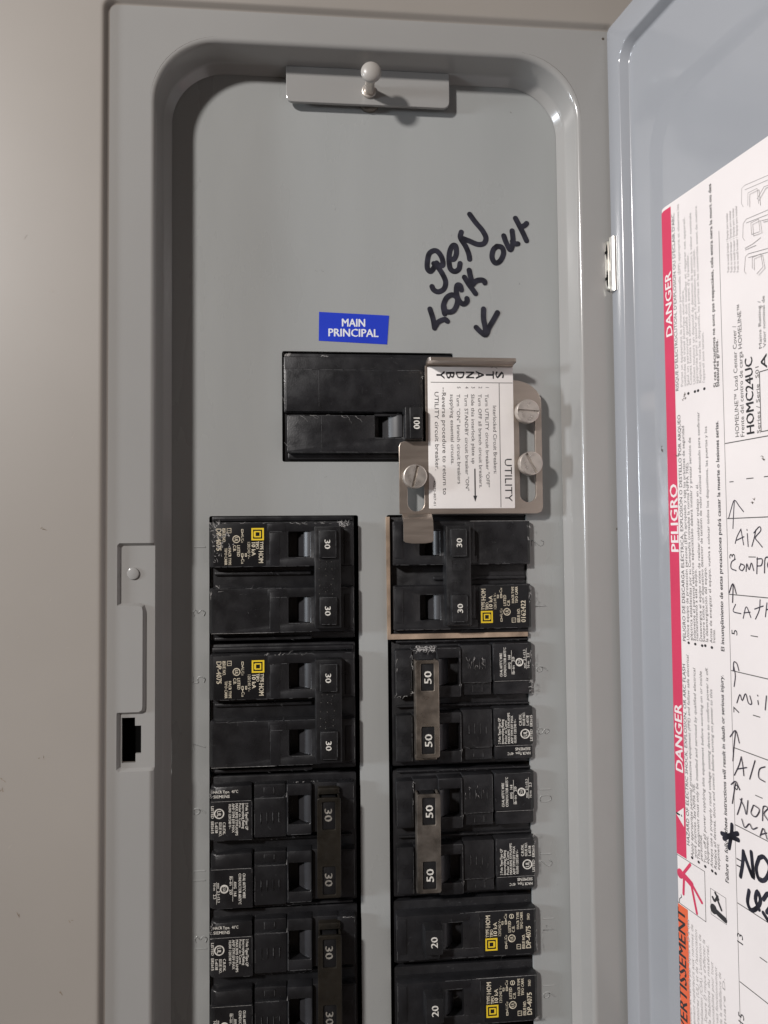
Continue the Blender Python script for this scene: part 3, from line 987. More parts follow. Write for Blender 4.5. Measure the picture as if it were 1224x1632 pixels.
def hom_label(par, zc, number, h, swd=False):
    mb = MB()
    mb.slab(1.6, 21.9, zc - 8.3, zc + 8.3, h - 0.05, h + 0.07, r=0.6, b=0.05)
    lab = mb.obj('label', 'labelblack', par)
    hh = h + 0.12
    mb = MB()
    y0 = zc + 6.5
    mb.frame(16.4, 21.2, y0 - 4.8, y0, 0.62, hh)
    mb.frame(17.55, 20.05, y0 - 3.65, y0 - 1.15, 0.5, hh)
    mb.flat([(17.3, y0 - 3.4), (17.55, y0 - 3.4), (17.55, y0 - 1.4), (17.3, y0 - 1.4)], hh)
    mb.obj('brand_mark', 'yellow', lab)
    mb = MB()
    mb.text('TYPE', 19.7, zc + 1.3, 1.25, hh, -90, width=3.3, bold=1)
    mb.text('HOM', 19.2, zc - 2.4, 1.75, hh, -90, width=4.8, bold=1)
    mb.text('TIPO', 18.1, zc + 1.3, 1.2, hh, -90, width=3.0, bold=1)
    mb.text('10 kA', 16.5, zc + 1.3, 1.45, hh, -90, width=5.6, bold=1)
    mb.text('120/240 V~', 14.9, zc + 1.3, 1.05, hh, -90, width=6.8)
    mb.text('AL/Cu', 12.5, zc + 4.2, 1.0, hh, -90, width=3.4)
    mb.text('Cu', 12.5, zc - 5.4, 1.1, hh, -90, width=2.0)
    for zz in (zc + 5.4, zc - 4.0):
        mb.frame(12.5, 13.3, zz - 0.7, zz + 0.7, 0.2, hh)
        mb.ribbon([(12.9, zz - 1.4), (12.9, zz - .75)], .3, hh, cap=False, eps=0)
    mb.frame(13.9, 14.6, zc - 4.6, zc - 3.3, 0.2, hh)
    mb.ring(10.6, zc + 2.2, 1.15, 1.5, hh)
    mb.text('UL', 10.0, zc + 3.0, 1.2, hh, -90, width=1.7, bold=1)
    mb.text('LISTED', 10.9, zc - 0.1, 1.1, hh, -90, width=4.5, bold=1)
    mb.text('C.B.', 9.4, zc - 0.1, 1.1, hh, -90, width=2.5, bold=1)
    mb.text('HACR TYPE', 7.6, zc - 1.2, 1.0, hh, -90, width=6.6, bold=1)
    mb.text('TIPO CARR', 6.1, zc - 1.2, 1.0, hh, -90, width=6.6, bold=1)
    mb.frame(7.0, 8.7, zc + 4.6, zc + 6.5, 0.2, hh)
    mb.text('1', 7.4, zc + 5.9, 1.0, hh, -90)
    mb.text('ISSUE NO.', 5.3, zc + 6.5, 1.15, hh, -90, width=5.6, bold=1)
    mb.text(number, 3.0, zc + 6.5, 1.85, hh, -90, width=8.8, bold=1)
    if swd:
        mb.text('SWD', 3.3, zc - 4.6, 1.05, hh, -90, width=2.5, bold=1)
        mb.ring(10.6, zc - 6.3, .7, .95, hh)
        mb.ribbon([(10.6, zc - 7.2), (10.6, zc - 5.4)], .25, hh, cap=False, eps=0)
    mb.obj('label_print', 'cream', lab)


def barrel(mb, s0, s1, zc, hw, h_lo, h_hi, toward_hi=True):
    """curved handle skirt seen in the toggle slot, rising toward the handle"""
    n = 8
    L = []
    for k in range(n + 1):
        t = k / n
        x = s0 + (s1 - s0) * t if toward_hi else s1 - (s1 - s0) * t
        L.append((x, h_lo + (h_hi - h_lo) * math.sin(t * math.pi / 2)))
    pts = [(x, zc - hw, h) for x, h in L] + [(x, zc + hw, h) for x, h in L]
    m_ = n + 1
    mb.add(pts, [(i, i + 1, m_ + i + 1, m_ + i) for i in range(n)])
    mb.add([(L[-1][0], zc - hw, L[-1][1]), (L[-1][0], zc + hw, L[-1][1]), (L[-1][0], zc + hw, -2), (L[-1][0], zc - hw, -2)], [(0, 1, 2, 3)])


def hom_breaker(name, label, loc, roty, poles, on, rating, number, group, swd=False, wear=()):
    t = thing(name, label, 'circuit breaker', loc, roty, group)
    half = poles * ROW / 2
    zcs = [half - ROW / 2 - ROW * k for k in range(poles)]
    HP = 6.4
    if on:
        sl, hd = (30.6, 39.2), (40.6, 51.2)
    else:
        sl, hd = (37.4, 45.6), (25.6, 36.0)
    if poles == 1:
        sl, hd = (30.0, 37.2), (38.4, 46.2)
    mb = MB()
    mb.slab(0.2, 56.8, -half + 0.9, half - 0.7, -30, 1.0, r=0.6, b=0.5)
    for zc in zcs:
        x1 = 56.2
        mb.slab_hole(0.3, x1, zc - 8.8, zc + 8.9, -1, HP, sl[0] - (0 if on else 0), sl[1], zc - 5.0, zc + 5.0, 1.1, r=0.6, b=0.35, nose=1.3)
        # raised guide between slot and label, thin mould lines
        mb.slab(23.4, 27.2, zc - 8.2, zc + (4.6 if zc == zcs[0] else 7.0), HP - 0.2, HP + 0.14, r=0.3, b=0.12)
        mb.slab(22.6, sl[0] - 1.0, zc + 5.2, zc + 8.2, HP - .2, HP + 0.10, r=.2, b=.1)
        mb.slab(52.4, 55.6, zc - 7.6, zc + 6.0, HP - 0.3, HP + 0.25, r=0.3, b=0.2)
        # groove ridge under each platform
        if zc - ROW / 2 > -half + 1 or poles == 2:
            mb.slab(1.6, 39.5, zc - 12.0, zc - 10.6, 0.5, 2.4, r=0.4, b=0.5)
    mb.slab(0.8, 56.0, half - 3.6, half - 1.6, 0.5, 3.2, r=0.4, b=0.6)
    mb.obj('body', 'black', t)
    for zc in zcs:
        mb = MB()
        if on:
            barrel(mb, sl[0] + 3.0, sl[1] + .4, zc, 4.8, 0.5, 6.0)
        else:
            barrel(mb, sl[0] - .4, sl[1] - 2.6, zc, 4.8, 0.5, 6.0, False)
        mb.obj('handle_barrel', 'slot', t, sharp=50)
    mb = MB()
    if poles == 2:
        mb.slab(hd[0], hd[1], -19.9, 19.9, HP - 2, 11.0, r=0.6, b=0.35, draft=0.25)
        for zc in zcs:
            mb.slab(hd[0] + 1.9, hd[1] - 1.8, zc - 5.5, zc + 5.5, 10.5, 12.4, r=0.5, b=0.3, draft=0.2)
        for k in range(22):
            bx, bz = hd[0] + 2 + random.random() * 6.4, random.choice((-1, 1)) * random.uniform(2.2, 6.2)
            mb.disc(bx, bz, 0.22, 10.9, 11.14, b=0.1, n=6)
        for zc in zcs:
            mb.frame(hd[0] + 1.3, hd[1] - 1.2, zc - 6.1, zc + 6.1, 0.16, 11.03)
        mb.frame(hd[0] + 2.3, hd[1] - 2.6, -6.4, -1.6, 0.25, 11.05)
        mb.frame(hd[0] + 2.3, hd[1] - 2.6, 1.6, 6.4, 0.25, 11.05)
    else:
        mb.slab(hd[0], hd[1], -5.9, 4.6, HP - 2, 12.0, r=0.8, b=0.5, draft=0.5)
        mb.slab(hd[0] + .6, hd[1] - .6, 4.0, 8.0, HP - 2, 8.6, r=0.8, b=0.8, draft=0.5)
    hnd = mb.obj('handle_tie' if poles == 2 else 'toggle', 'black2', t)
    if poles == 2 and on:
        mb = MB()
        for k in range(15):
            bx, bz = hd[0] + 2.2 + (k % 3) * 2.4 + random.gauss(0, .35), (k // 3 - 2) * 3.0 + random.gauss(0, .5)
            mb.disc(bx, bz, 0.12, 11.0, 11.12, b=0.05, n=6)
        mb.obj('worn_edges', 'dimprint', t)
    mb = MB()
    if poles == 2:
        for zc in zcs:
            mb = MB()
            mb.text(rating, (hd[0] + hd[1]) / 2 - 1.15, zc + 1.9, 2.1, 12.46, -90, width=3.8, bold=1)
            mb.obj('rating_number', 'white', hnd)
    else:
        mb.text(rating, hd[0] + 2.6, 1.3, 2.5, 12.06, -90, width=4.3, bold=1)
        mb.obj('rating_number', 'white', hnd)
    hom_label(t, zcs[0], number, HP, swd)
    mb = MB()
    for w in wear:
        scuffs(mb, *w)
    mb.ribbon([(1, zcs[-1] - 8.6), (25, zcs[-1] - 8.62)], 0.10, HP - .02, cap=False)
    if wear:
        mb.obj('worn_edges', 'scuff', t)
    mb = MB()
    for zc in zcs:
        scuffs(mb, 1, 38, zc - 12, zc - 9.6, 2.45, 14, .2, 1.4, .09, 0)
        scuffs(mb, 1, 55, zc - 8.8, zc + 8.8, HP + .04, 9, .3, 2.4, .07)
        scuffs(mb, 1, 40, zc + 8.45, zc + 8.65, HP + .02, 8, .5, 3, .08, 0)
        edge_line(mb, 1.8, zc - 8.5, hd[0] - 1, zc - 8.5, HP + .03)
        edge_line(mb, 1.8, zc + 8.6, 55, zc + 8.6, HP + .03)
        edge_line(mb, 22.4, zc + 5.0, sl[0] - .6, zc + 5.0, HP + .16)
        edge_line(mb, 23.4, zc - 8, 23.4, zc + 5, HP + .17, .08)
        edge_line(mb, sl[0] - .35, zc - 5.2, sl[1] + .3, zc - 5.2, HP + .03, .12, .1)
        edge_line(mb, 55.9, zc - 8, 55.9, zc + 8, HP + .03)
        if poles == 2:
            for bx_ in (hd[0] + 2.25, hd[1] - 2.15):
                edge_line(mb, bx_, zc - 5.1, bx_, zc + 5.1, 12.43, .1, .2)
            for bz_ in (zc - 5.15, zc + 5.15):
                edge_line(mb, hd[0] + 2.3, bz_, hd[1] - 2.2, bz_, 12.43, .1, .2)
    mb.obj('dusty_scratches_edge_glints', 'dust_glint', t)
    return t


LX = LH[0] + 0.3
RX = RH[1] + 0.9
G = 'double-pole breakers'
hom_breaker('circuit_breaker', 'black double breaker marked 30, scuffed at its corners, topmost beside embossed 1 and 3', (LX, HS, Z0 - ROW / 2), 0, 2, True, '30', 'DP-4075', 'black breakers in two columns',
            wear=((0.5, 4.0, 19.2, 21.6, 6.46, 26, .3, 1.6, .22), (50, 55, 19.6, 21.6, 6.5, 30, .3, 1.4, .2), (30, 52, 20.9, 21.4, 6.4, 14, .3, 1.5, .12, 0), (0.4, 1.0, -9, -4, 6.45, 8, .3, 1.2, .15, 90), (3, 5, -6, -3, 6.46, 4, .8, 2.2, .16), (2.0, 9.5, 11, 17, 6.55, 16, .5, 1.8, .32), (1.6, 5.0, 4.5, 19, 6.52, 20, .4, 1.6, .22), (5, 45, 20.6, 21.3, 6.42, 18, .5, 2.2, .13, 0)))
hom_breaker('circuit_breaker', 'black double breaker marked 30 with clean yellow logo, beside embossed 5 and 7', (LX, HS, Z0 - ROW * 2.5), 0, 2, True, '30', 'DP-4075', 'black breakers in two columns',
            wear=((20, 40, 21.0, 21.4, 6.4, 10, .3, 2.5, .12, 0), (24, 28, 16, 21, 6.45, 3, .8, 2, .14, 60)))
hom_breaker('circuit_breaker', 'black double breaker marked 30 switched off below the steel interlock plate, edged in tan', (RX, HS, Z0 - ROW / 2), math.pi, 2, False, '30', '0162422', 'black breakers in two columns',
            wear=((0.4, 1.5, 4.5, 12, 6.45, 8, .4, 1.6, .2, 90), (0.5, 2.0, -20, -14, 6.45, 8, .3, 1.2, .2, 90)))
hom_breaker('circuit_breaker', 'black single breaker marked 20 beside embossed 14', (RX - .1, HS, Z0 - ROW * 6), math.pi, 1, True, '20', 'DP-4075', 'black breakers in two columns', True,
            wear=((0.4, 1.2, -8.5, 8, 6.45, 8, .3, 1.2, .18, 90),))
hom_breaker('circuit_breaker', 'black single breaker marked 20 beside embossed 16, lowest in its column', (RX - .1, HS, Z0 - ROW * 7), math.pi, 1, True, '20', 'DP-4075', 'black breakers in two columns', True,
            wear=((0.4, 2.2, 6.5, 8.6, 6.45, 14, .3, 1.2, .2), (53, 55.6, 6.5, 8.6, 6.45, 12, .3, 1.0, .2)))


def siemens_breaker(label, loc, roty, rating, metal, wear=(), num='white', sh=0.0):
    t = thing('circuit_breaker', label, 'circuit breaker', loc, roty, 'black breakers in two columns')
    zcs = [ROW / 2, -ROW / 2]
    HP = 6.2
    sl, hd = (29.6, 38.6), (39.4, 48.6)
    mb = MB()
    mb.slab(0.2, 56.8, -ROW + 0.9, ROW - 0.7, -30, 1.0, r=0.6, b=0.5)
    for zc in zcs:
        # label block, step strip, ribbed block, slot block, end block
        mb.slab(0.3, 16.6, zc - 11.0, zc + 4.2, -1, HP, r=0.7, b=0.4, nose=1.3)
        mb.slab(0.5, 16.2, zc + 3.6, zc + 9.8, -1, HP - 0.9, r=0.8, b=0.4, nose=0.9)
        mb.slab(17.0, 29.4, zc - 10.4, zc + 4.8, -1, HP - 0.7, r=0.5, b=0.35)
        mb.slab(17.0, 29.2, zc + 4.2, zc + 9.6, -1, HP - 1.6, r=0.5, b=0.3)
        mb.slab(20.6, 24.8, zc + 5.6, zc + 8.6, HP - 2.0, HP - 1.35, r=0.2, b=0.12)
        for k in range(4):
            mb.slab(19.4 + k * 2.3, 19.85 + k * 2.3, zc - 5.0, zc - 0.8, HP - 1.0, HP - 0.45, r=0.1, b=0.1)
        mb.slab_hole(29.5, 39.2, zc - 9.8, zc + 9.9, -1, HP + 0.2, sl[0] + .6, sl[1], zc - 5.6, zc + 5.4, 1.1, r=0.6, b=0.4)
        mb.slab(48.9, 55.8, zc - 9.0, zc + 9.4, -1, HP - 0.6, r=0.6, b=0.4)
        mb.slab(49.6, 55.2, zc + 3.0, zc + 9.0, HP - 1, HP - 0.3, r=0.3, b=0.2)
        mb.slab(39.0, 49.2, zc - 9.4, zc + 9.6, -1, HP - 1.4, r=0.4, b=0.3)
        mb.slab(1.2, 55, zc - 12.3, zc - 11.4, 0.5, 3.0, r=0.3, b=0.4)
        mb.text('ON', 51.2, zc + 2.0, 2.2, HP - 0.55, -90, width=4.4)
    mb.obj('body', 'black', t)
    for zc in zcs:
        mb = MB()
        barrel(mb, sl[0] + 4.0, sl[1] + .4, zc, 5.2, 0.8, 6.2)
        mb.obj('handle_barrel', 'slot', t, sharp=50)
    # tie bar of folded sheet with two windows
    mb = MB()
    tx0, tx1 = hd[0] + sh, hd[1] + sh * 0.9
    zts = [z * 0.945 for z in zcs]
    mb.plate(rrect(tx0, tx1, -18.6, 18.8, 0.9, 4), [rrect(tx0 + 2.0, tx1 - 2.1, zc - 5.2, zc + 5.2, 0.4, 2)[::-1] for zc in zts], 11.4, 12.5, 0.25)
    mb.slab(tx0 + 0.2, tx0 + 1.0, -18.2, 18.4, 5.5, 11.6, r=0.2, b=0.2, cap=False)
    mb.slab(tx1 - 1.0, tx1 - 0.2, -18.2, 18.4, 5.5, 11.6, r=0.2, b=0.2, cap=False)
    mb.slab(tx0 + .3, tx1 - .3, 18.5, 21.0, 4.0, 7.6, r=0.4, b=0.4)
    tie = mb.obj('handle_tie', metal, t)
    for zc in zts:
        mb = MB()
        mb.slab(tx0 + 1.6, tx1 - 1.7, zc - 5.7, zc + 5.7, 4.0, 11.9, r=0.5, b=0.2)
        tg = mb.obj('toggle', 'black2', t)
        mb = MB()
        mb.text(rating, tx0 + 2.9, zc + 2.8, 2.75, 11.96, -90, width=5.2, bold=1)
        mb.obj('rating_number', num, tg)
    # printed labels
    zc = zcs[0]
    hh = HP + 0.06
    mb = MB()
    for k, s_ in enumerate(('2 Pole Type/Tipo QP', 'Interrupting Rating', 'Poder de Corte', 'MAX.RMS SYM.AMPS', 'AMP SYM EFF MAX', '10,000 120/240 V~')):
        mb.text(s_, 13.9 - k * 1.28, zc + 3.3, 0.95, hh, -90, width=(10.2, 9.6, 9.2, 12.2, 11.0, 9.6)[k], bold=1)
    for k, (s_, w_) in enumerate((('C.B./DK.', 4.8), ('ISSUE NO.', 5.4), ('L-6538', 4.0))):
        mb.text(s_, 5.3 - k * 1.45, zc - 3.6, 1.0, hh, -90, width=w_, bold=1)
    mb.text('LISTED  E82615', 0.9, zc + 2.6, 1.0, hh, -90, width=10.4, bold=1)
    mb.ring(3.9, zc - 0.4, 1.5, 1.95, hh)
    mb.text('UL', 3.1, zc + 0.7, 1.5, hh, -90, width=2.2, bold=1)
    mb.text('HACR Type.  40°C', 1.6, zc + 7.0, 1.05, HP - .84, 0, width=9.4, bold=1)
    mb.text('SIEMENS', 1.6, zc + 5.2, 1.1, HP - .84, 0, width=6.2, bold=1)
    zc = zcs[1]
    for k, (s_, w_) in enumerate((('CU-AL 60/75°C WIRE', 9.4), ('CONDUCTOR 60/75°C', 11.6))):
        mb.text(s_, 12.8 - k * 1.6, zc + 2.4, 1.0, hh, -90, width=w_, bold=1)
    mb.text('AWG | 14-8', 9.4, zc - 0.6, 1.0, hh, -90, width=5.5, bold=1)
    mb.ribbon([(9.0, zc + 1.5), (9.0, zc - 8)], .14, hh, cap=False, eps=0)
    mb.text('lb-in  20', 7.8, zc + 1.6, 1.0, hh, -90, width=7.0, bold=1)
    mb.ring(5.8, zc - 3.2, 1.1, 1.65, hh)
    mb.text('CSA', 5.3, zc - 2.1, 1.0, hh, -90, width=2.1, bold=1)
    mb.text('mm² 2.1-13.3', 3.2, zc - 0.8, 0.95, hh, -90, width=7.4, bold=1)
    mb.ribbon([(2.9, zc - 0.4), (2.9, zc - 8.8)], .14, hh, cap=False, eps=0)
    mb.text('N-m   2.3', 1.7, zc - 0.8, 0.95, hh, -90, width=6.0, bold=1)
    mb.obj('label_print', 'white', t)
    mb = MB()
    for w in wear:
        scuffs(mb, *w)
    for zc in zcs:
        mb.ribbon([(29.4, zc + 4.8), (29.9, zc + 9.4)], .16, HP - .1, cap=False)
        mb.ribbon([(1, zc + 4.1), (16, zc + 4.15)], .09, HP + .02, cap=False)
    mb.obj('worn_edges', 'scuff', t)
    mb = MB()
    for zc in zcs:
        scuffs(mb, 1, 50, zc - 12.3, zc - 11.4, 3.05, 22, .2, 1.2, .09, 0)
        scuffs(mb, 1, 28, zc - 10, zc + 4, HP + .03, 7, .3, 2.0, .06)
        scuffs(mb, 17.5, 29, zc + 4.6, zc + 4.9, HP - .7, 5, .5, 3.0, .08, 0)
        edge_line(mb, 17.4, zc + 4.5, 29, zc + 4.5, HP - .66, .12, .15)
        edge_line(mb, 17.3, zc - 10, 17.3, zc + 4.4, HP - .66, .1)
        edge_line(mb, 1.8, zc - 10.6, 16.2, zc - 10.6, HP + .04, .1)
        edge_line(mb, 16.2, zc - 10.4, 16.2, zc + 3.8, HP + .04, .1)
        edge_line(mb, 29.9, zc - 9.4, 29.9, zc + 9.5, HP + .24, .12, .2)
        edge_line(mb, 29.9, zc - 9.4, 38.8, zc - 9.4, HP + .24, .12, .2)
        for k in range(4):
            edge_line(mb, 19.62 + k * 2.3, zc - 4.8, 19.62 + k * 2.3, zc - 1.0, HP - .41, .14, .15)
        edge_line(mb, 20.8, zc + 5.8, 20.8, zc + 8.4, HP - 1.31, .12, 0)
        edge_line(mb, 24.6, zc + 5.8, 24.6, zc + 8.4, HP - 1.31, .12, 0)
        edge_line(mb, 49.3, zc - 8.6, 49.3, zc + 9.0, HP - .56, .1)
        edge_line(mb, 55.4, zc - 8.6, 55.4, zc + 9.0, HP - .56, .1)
    mb.obj('dusty_scratches_edge_glints', 'dust_glint', t)
    return t


siemens_breaker('black double breaker with dark bronze tie marked 30, beside embossed 9 and 11', (LX, HS, Z0 - ROW * 4.5), 0, '30', 'bronze', ((0.4, 1.4, 18, 22, 5.4, 14, .3, 1.2, .2), (30, 46, 23.0, 23.4, 6.0, 10, .2, .8, .12, 0)), num='dimprint', sh=1.8)
siemens_breaker('black double breaker with dark bronze tie marked 30, beside embossed 13, lowest in its column', (LX, HS, Z0 - ROW * 6.5), 0, '30', 'bronze', ((0.4, 1.4, 16, 22, 5.4, 12, .3, 1.2, .2), (48, 55, 21.8, 22.4, 6.0, 10, .2, .9, .14, 0)), num='dimprint', sh=1.8)
siemens_breaker('black double breaker with scuffed steel tie marked 50, beside embossed 6 and 8', (RX, HS, Z0 - ROW * 2.5), math.pi, '50', 'tie',
                ((40, 48, -23.6, -21.6, 7.7, 70, .3, 1.6, .22), (49, 54.5, -6.5, -3.6, 5.75, 30, .3, 1.6, .16), (48.9, 49.2, -20, -14, 5.7, 7, .6, 2, .14, 90), (54.8, 55.3, -22, -5, 5.7, 7, .8, 2.6, .14, 90), (0.5, 1.6, -9, -3.6, 6.3, 14, .3, 1.2, .2),
                 (19, 28.5, -19, -14, 5.8, 16, .6, 2.2, .12, 90), (0.5, 1.5, -21, -15, 6.3, 9, .3, 1.2, .18, 90)))
siemens_breaker('black double breaker with grimy steel tie marked 50, beside embossed 10 and 12', (RX, HS, Z0 - ROW * 4.5), math.pi, '50', 'tie2',
                ((48.9, 49.2, -22, -14, 5.7, 6, .6, 2, .12, 90), (0.4, 1.2, 0, 8, 6.3, 10, .3, 1.2, .18, 90), (19, 28.5, -19, -14, 5.8, 8, .5, 1.6, .1, 90)))

# --- main breaker (panel coordinates relative to its opening)
mx0, mx1, mz0, mz1 = MAINH
t = thing('main_breaker', 'large black main breaker marked 100 under the blue sticker, part covered by the steel plate', 'circuit breaker', (mx0, 0, mz0))
zm = dict(ox=420, oz=460, sc=2.55)


def MZ(a, b, h):
    x, z = P(420 + a / 2.55, 460 + b / 2.55, h)
    return x - mx0, z - mz0


mw, mh = mx1 - mx0, mz1 - mz0
mb = MB()
mb.slab(0.4, mw - 0.4, 0.4, mh - 0.4, -30, -1.2, r=0.5, b=0.4)
a, b = MZ(82, 318, 2), MZ(655, 500, 2)
mb.slab(a[0], b[0] + 8.0, b[1] - .6, a[1] + 4.6, -2, 1.1, r=0.5, b=0.35)
mb.slab(a[0] + 0.6, MZ(650, 320, 2)[0], b[1] - .2, a[1] - .6, 0.6, 2.0, r=0.5, b=0.35)
a2, b2 = MZ(95, 512, 4), MZ(640, 668, 4)
s0, s1 = MZ(452, 512, 4), MZ(560, 606, 4)
mb.slab_hole(a2[0], b2[0] + 1.0, b2[1], a2[1], -2, 4.2, s0[0], s1[0], s1[1], s0[1], -1, r=0.8, b=0.4)
mb.slab(a2[0] + .2, b2[0] + .5, 1.0, b2[1] + .4, -2, 0.8, r=0.4, b=0.4)
c = MZ(225, 400, 2)[0]
mb.slab(c, c + 0.12, b[1] + .4, a[1] - 1.2, 1.9, 2.06, r=.02, b=.03)
mb.slab(c + 1, c + 1.12, b2[1] + .6, a2[1] - .6, 4.1, 4.26, r=.02, b=.03)
e0, e1 = MZ(450, 348, 2.2), MZ(482, 500, 2.2)
mb.frame(e0[0], e1[0], e1[1] - .2, e0[1], 0.14, 2.1)
mb.text('OFF', e0[0] + 1.0, e0[1] - 1.0, 1.9, 2.1, -90, width=8.5)
e0 = MZ(575, 440, 2.2)
mb.obj('body', 'black', t)
mb = MB()
barrel(mb, s0[0] + 2.0, s1[0] + .3, (s0[1] + s1[1]) / 2, (s0[1] - s1[1]) / 2 - .3, -1, 4.6)
mb.obj('handle_barrel', 'slot', t, sharp=50)
h0, h1 = MZ(572, 478, 8), MZ(650, 615, 8)
mb = MB()
mb.slab(h0[0], h1[0], h1[1], h0[1], 0, 8.6, r=0.6, b=0.35, draft=0.2)
mb.slab(h0[0] + 2.0, h1[0] - .8, h1[1] + .5, h0[1] - .5, 8.2, 9.2, r=0.3, b=0.25)
hn = mb.obj('toggle', 'black2', t)
mb = MB()
g = MZ(612, 522, 9)
mb.text('100', h0[0] + 3.5, h0[1] - 4.0, 2.4, 9.28, -90, width=5.2, bold=1)
mb.obj('rating_number', 'white', hn)
mb = MB()
scuffs(mb, 1.0, 3.2, 42.2, 43.6, -1.1, 22, .3, 1.4, .22)
scuffs(mb, 15, 19, 42.6, 43.4, -1.1, 10, .3, 1.2, .16, 0)
scuffs(mb, 1.0, 1.2, 20, 38, 1.15, 7, .8, 3, .14, 90)
scuffs(mb, a2[0] + .1, a2[0] + .4, 4, 14, 4.26, 4, 1.5, 3, .12, 90)
scuffs(mb, a2[0] + 1, s0[0], a2[1] - .4, a2[1] - .2, 4.26, 7, 1, 4, .09, 0)
scuffs(mb, 56, 58, 33, 36, 2.1, 8, .3, 1.0, .16)
mb.obj('worn_edges', 'scuff', t)
mb = MB()
scuffs(mb, 2, 50, 2, 40, 2.05, 26, .4, 3, .06)
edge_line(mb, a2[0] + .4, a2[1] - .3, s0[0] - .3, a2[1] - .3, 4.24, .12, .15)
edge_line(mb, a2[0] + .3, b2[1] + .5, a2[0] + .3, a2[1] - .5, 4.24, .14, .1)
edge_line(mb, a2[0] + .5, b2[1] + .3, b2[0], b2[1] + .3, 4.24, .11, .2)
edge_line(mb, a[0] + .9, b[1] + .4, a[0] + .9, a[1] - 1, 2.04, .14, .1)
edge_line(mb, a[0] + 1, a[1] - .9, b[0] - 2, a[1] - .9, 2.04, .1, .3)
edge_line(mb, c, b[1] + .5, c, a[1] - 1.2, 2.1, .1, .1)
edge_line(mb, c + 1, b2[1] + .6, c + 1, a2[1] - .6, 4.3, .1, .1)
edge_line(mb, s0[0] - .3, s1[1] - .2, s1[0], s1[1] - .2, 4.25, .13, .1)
mb.obj('dusty_scratches_edge_glints', 'dust_glint', t)

# --- tan edging round the upper right breaker
mb = MB()
x0_, x1_, zt, zb_ = 0.6, 57.8, -2.0, Z0 - ROW * 1.5 + 0.4
L_ = [(x0_, zt), (x0_ + 1.5, zt), (x0_ + 1.5, zb_ + 1.9), (x1_, zb_ + 1.7), (x1_, zb_ - 0.1), (x0_ + .2, zb_ - 0.2)]
mb.plate(L_[::-1], [], -1.0, 1.7, 0.12)
o = mb.obj('edging_strip', 'tan')
o['label'] = 'tan brown strip along left and bottom edge of the switched off breaker'
o['category'] = 'strip'

# ================================================================== interlock plate
HT = 4.7          # top of the sheet above the dead front
TH = 1.3
PZ = lambda a, b: P(640 + a / 4.708, 540 + b / 4.708, HT)
t = thing('interlock_plate', 'bent stainless steel interlock plate with white standby utility label', 'interlock plate', (0, 0, 0))
ox0 = PZ(178, 400)[0]
ox1 = PZ(1058, 1000)[0]
oz0 = PZ(600, 1312)[1]
oz1 = PZ(500, 205)[1]
xr = PZ(836, 300)[0]
ze = PZ(850, 310)[1]
lx0 = PZ(-18, 1000)[0]
lz1 = PZ(60, 768)[1]
outl = [(ox0, oz1), (ox0, lz1), (lx0 + 2.0, lz1), (lx0 + .6, lz1 - .6), (lx0, lz1 - 2.0), (lx0, oz0), (ox1 - 2.4, oz0), (ox1 - .7, oz0 + .7), (ox1, oz0 + 2.4)]
cc = PZ(1035, 480)
outl += [(ox1, cc[1])]
for k in range(1, 8):
    a = R(90 * k / 8)
    outl.append((xr + (ox1 - xr) * math.cos(a), cc[1] + (ze - cc[1]) * math.sin(a)))
outl += [(xr, ze), (xr, oz1)]


def obround(x0, x1, z0, z1):
    return rrect(x0, x1, z0, z1, (x1 - x0) / 2, 6)


sA = obround(PZ(888, 1000)[0], PZ(1006, 1000)[0], PZ(950, 1226)[1], PZ(950, 470)[1])
sB = obround(PZ(46, 1200)[0], PZ(172, 1200)[0], PZ(100, 1312)[1] + .9, PZ(100, 960)[1])
mb = MB()
mb.plate(outl[::-1], [sA, sB], HT - TH, HT, 0.18)


# bent-up flange at the top
def bent(mb, x0, x1, path, th, r=1.2):
    """strip of constant thickness following path [(z, h)], from x0 to x1"""
    n = len(path)
    A, B = [], []
    for i, (z, h) in enumerate(path):
        a, b = path[max(0, i - 1)], path[min(n - 1, i + 1)]
        dz_, dh_ = b[0] - a[0], b[1] - a[1]
        l = math.hypot(dz_, dh_)
        A.append((z, h))
        B.append((z + dh_ / l * th, h - dz_ / l * th))
    loops = []
    for i in range(n):
        t_ = i / (n - 1)
        ins = r * max(0, 1 - (1 - t_) * n / 2.2) ** 2 if t_ > 0.7 else 0
        loops.append([(x0 + ins, A[i][0], A[i][1]), (x1 - ins, A[i][0], A[i][1]), (x1 - ins, B[i][0], B[i][1]), (x0 + ins, B[i][0], B[i][1])])
    mb.loft(loops, cap0=True)


path = [(oz1 - 0.02, HT + .01)]
for k in range(0, 6):
    a = R(90 * k / 5)
    path.append((oz1 + 1.6 * math.sin(a), HT + 1.6 * (1 - math.cos(a))))
path += [(oz1 + 1.65, HT + 4.0), (oz1 + 1.7, HT + 6.0), (oz1 + 1.7, HT + 6.6), (oz1 + 1.7, HT + 7.2)]
bent(mb, ox0 + .3, xr - .2, path, -TH, r=0.9)
# tongue bending forward over the breaker
tx0, tx1 = lx0 + 0.9, PZ(222, 1400)[0]
zt2 = P(665, 866, 12)[1]
path = [(oz0 + 0.02, HT + .01), (oz0 - 0.6, HT + 0.1), (oz0 - 1.3, HT + 0.9), (oz0 - 2.2, HT + 2.4), (oz0 - 3.2, HT + 3.7), (oz0 - 4.2, HT + 4.2), (oz0 - 5.6, HT + 4.4), (zt2 + 2.2, HT + 4.5), (zt2 + 1.0, HT + 4.5), (zt2 + .35, HT + 4.5), (zt2, HT + 4.5)]
bent(mb, tx0, tx1, path, TH, r=3.2)
plate = mb.obj('plate', 'steel', t, sharp=35)
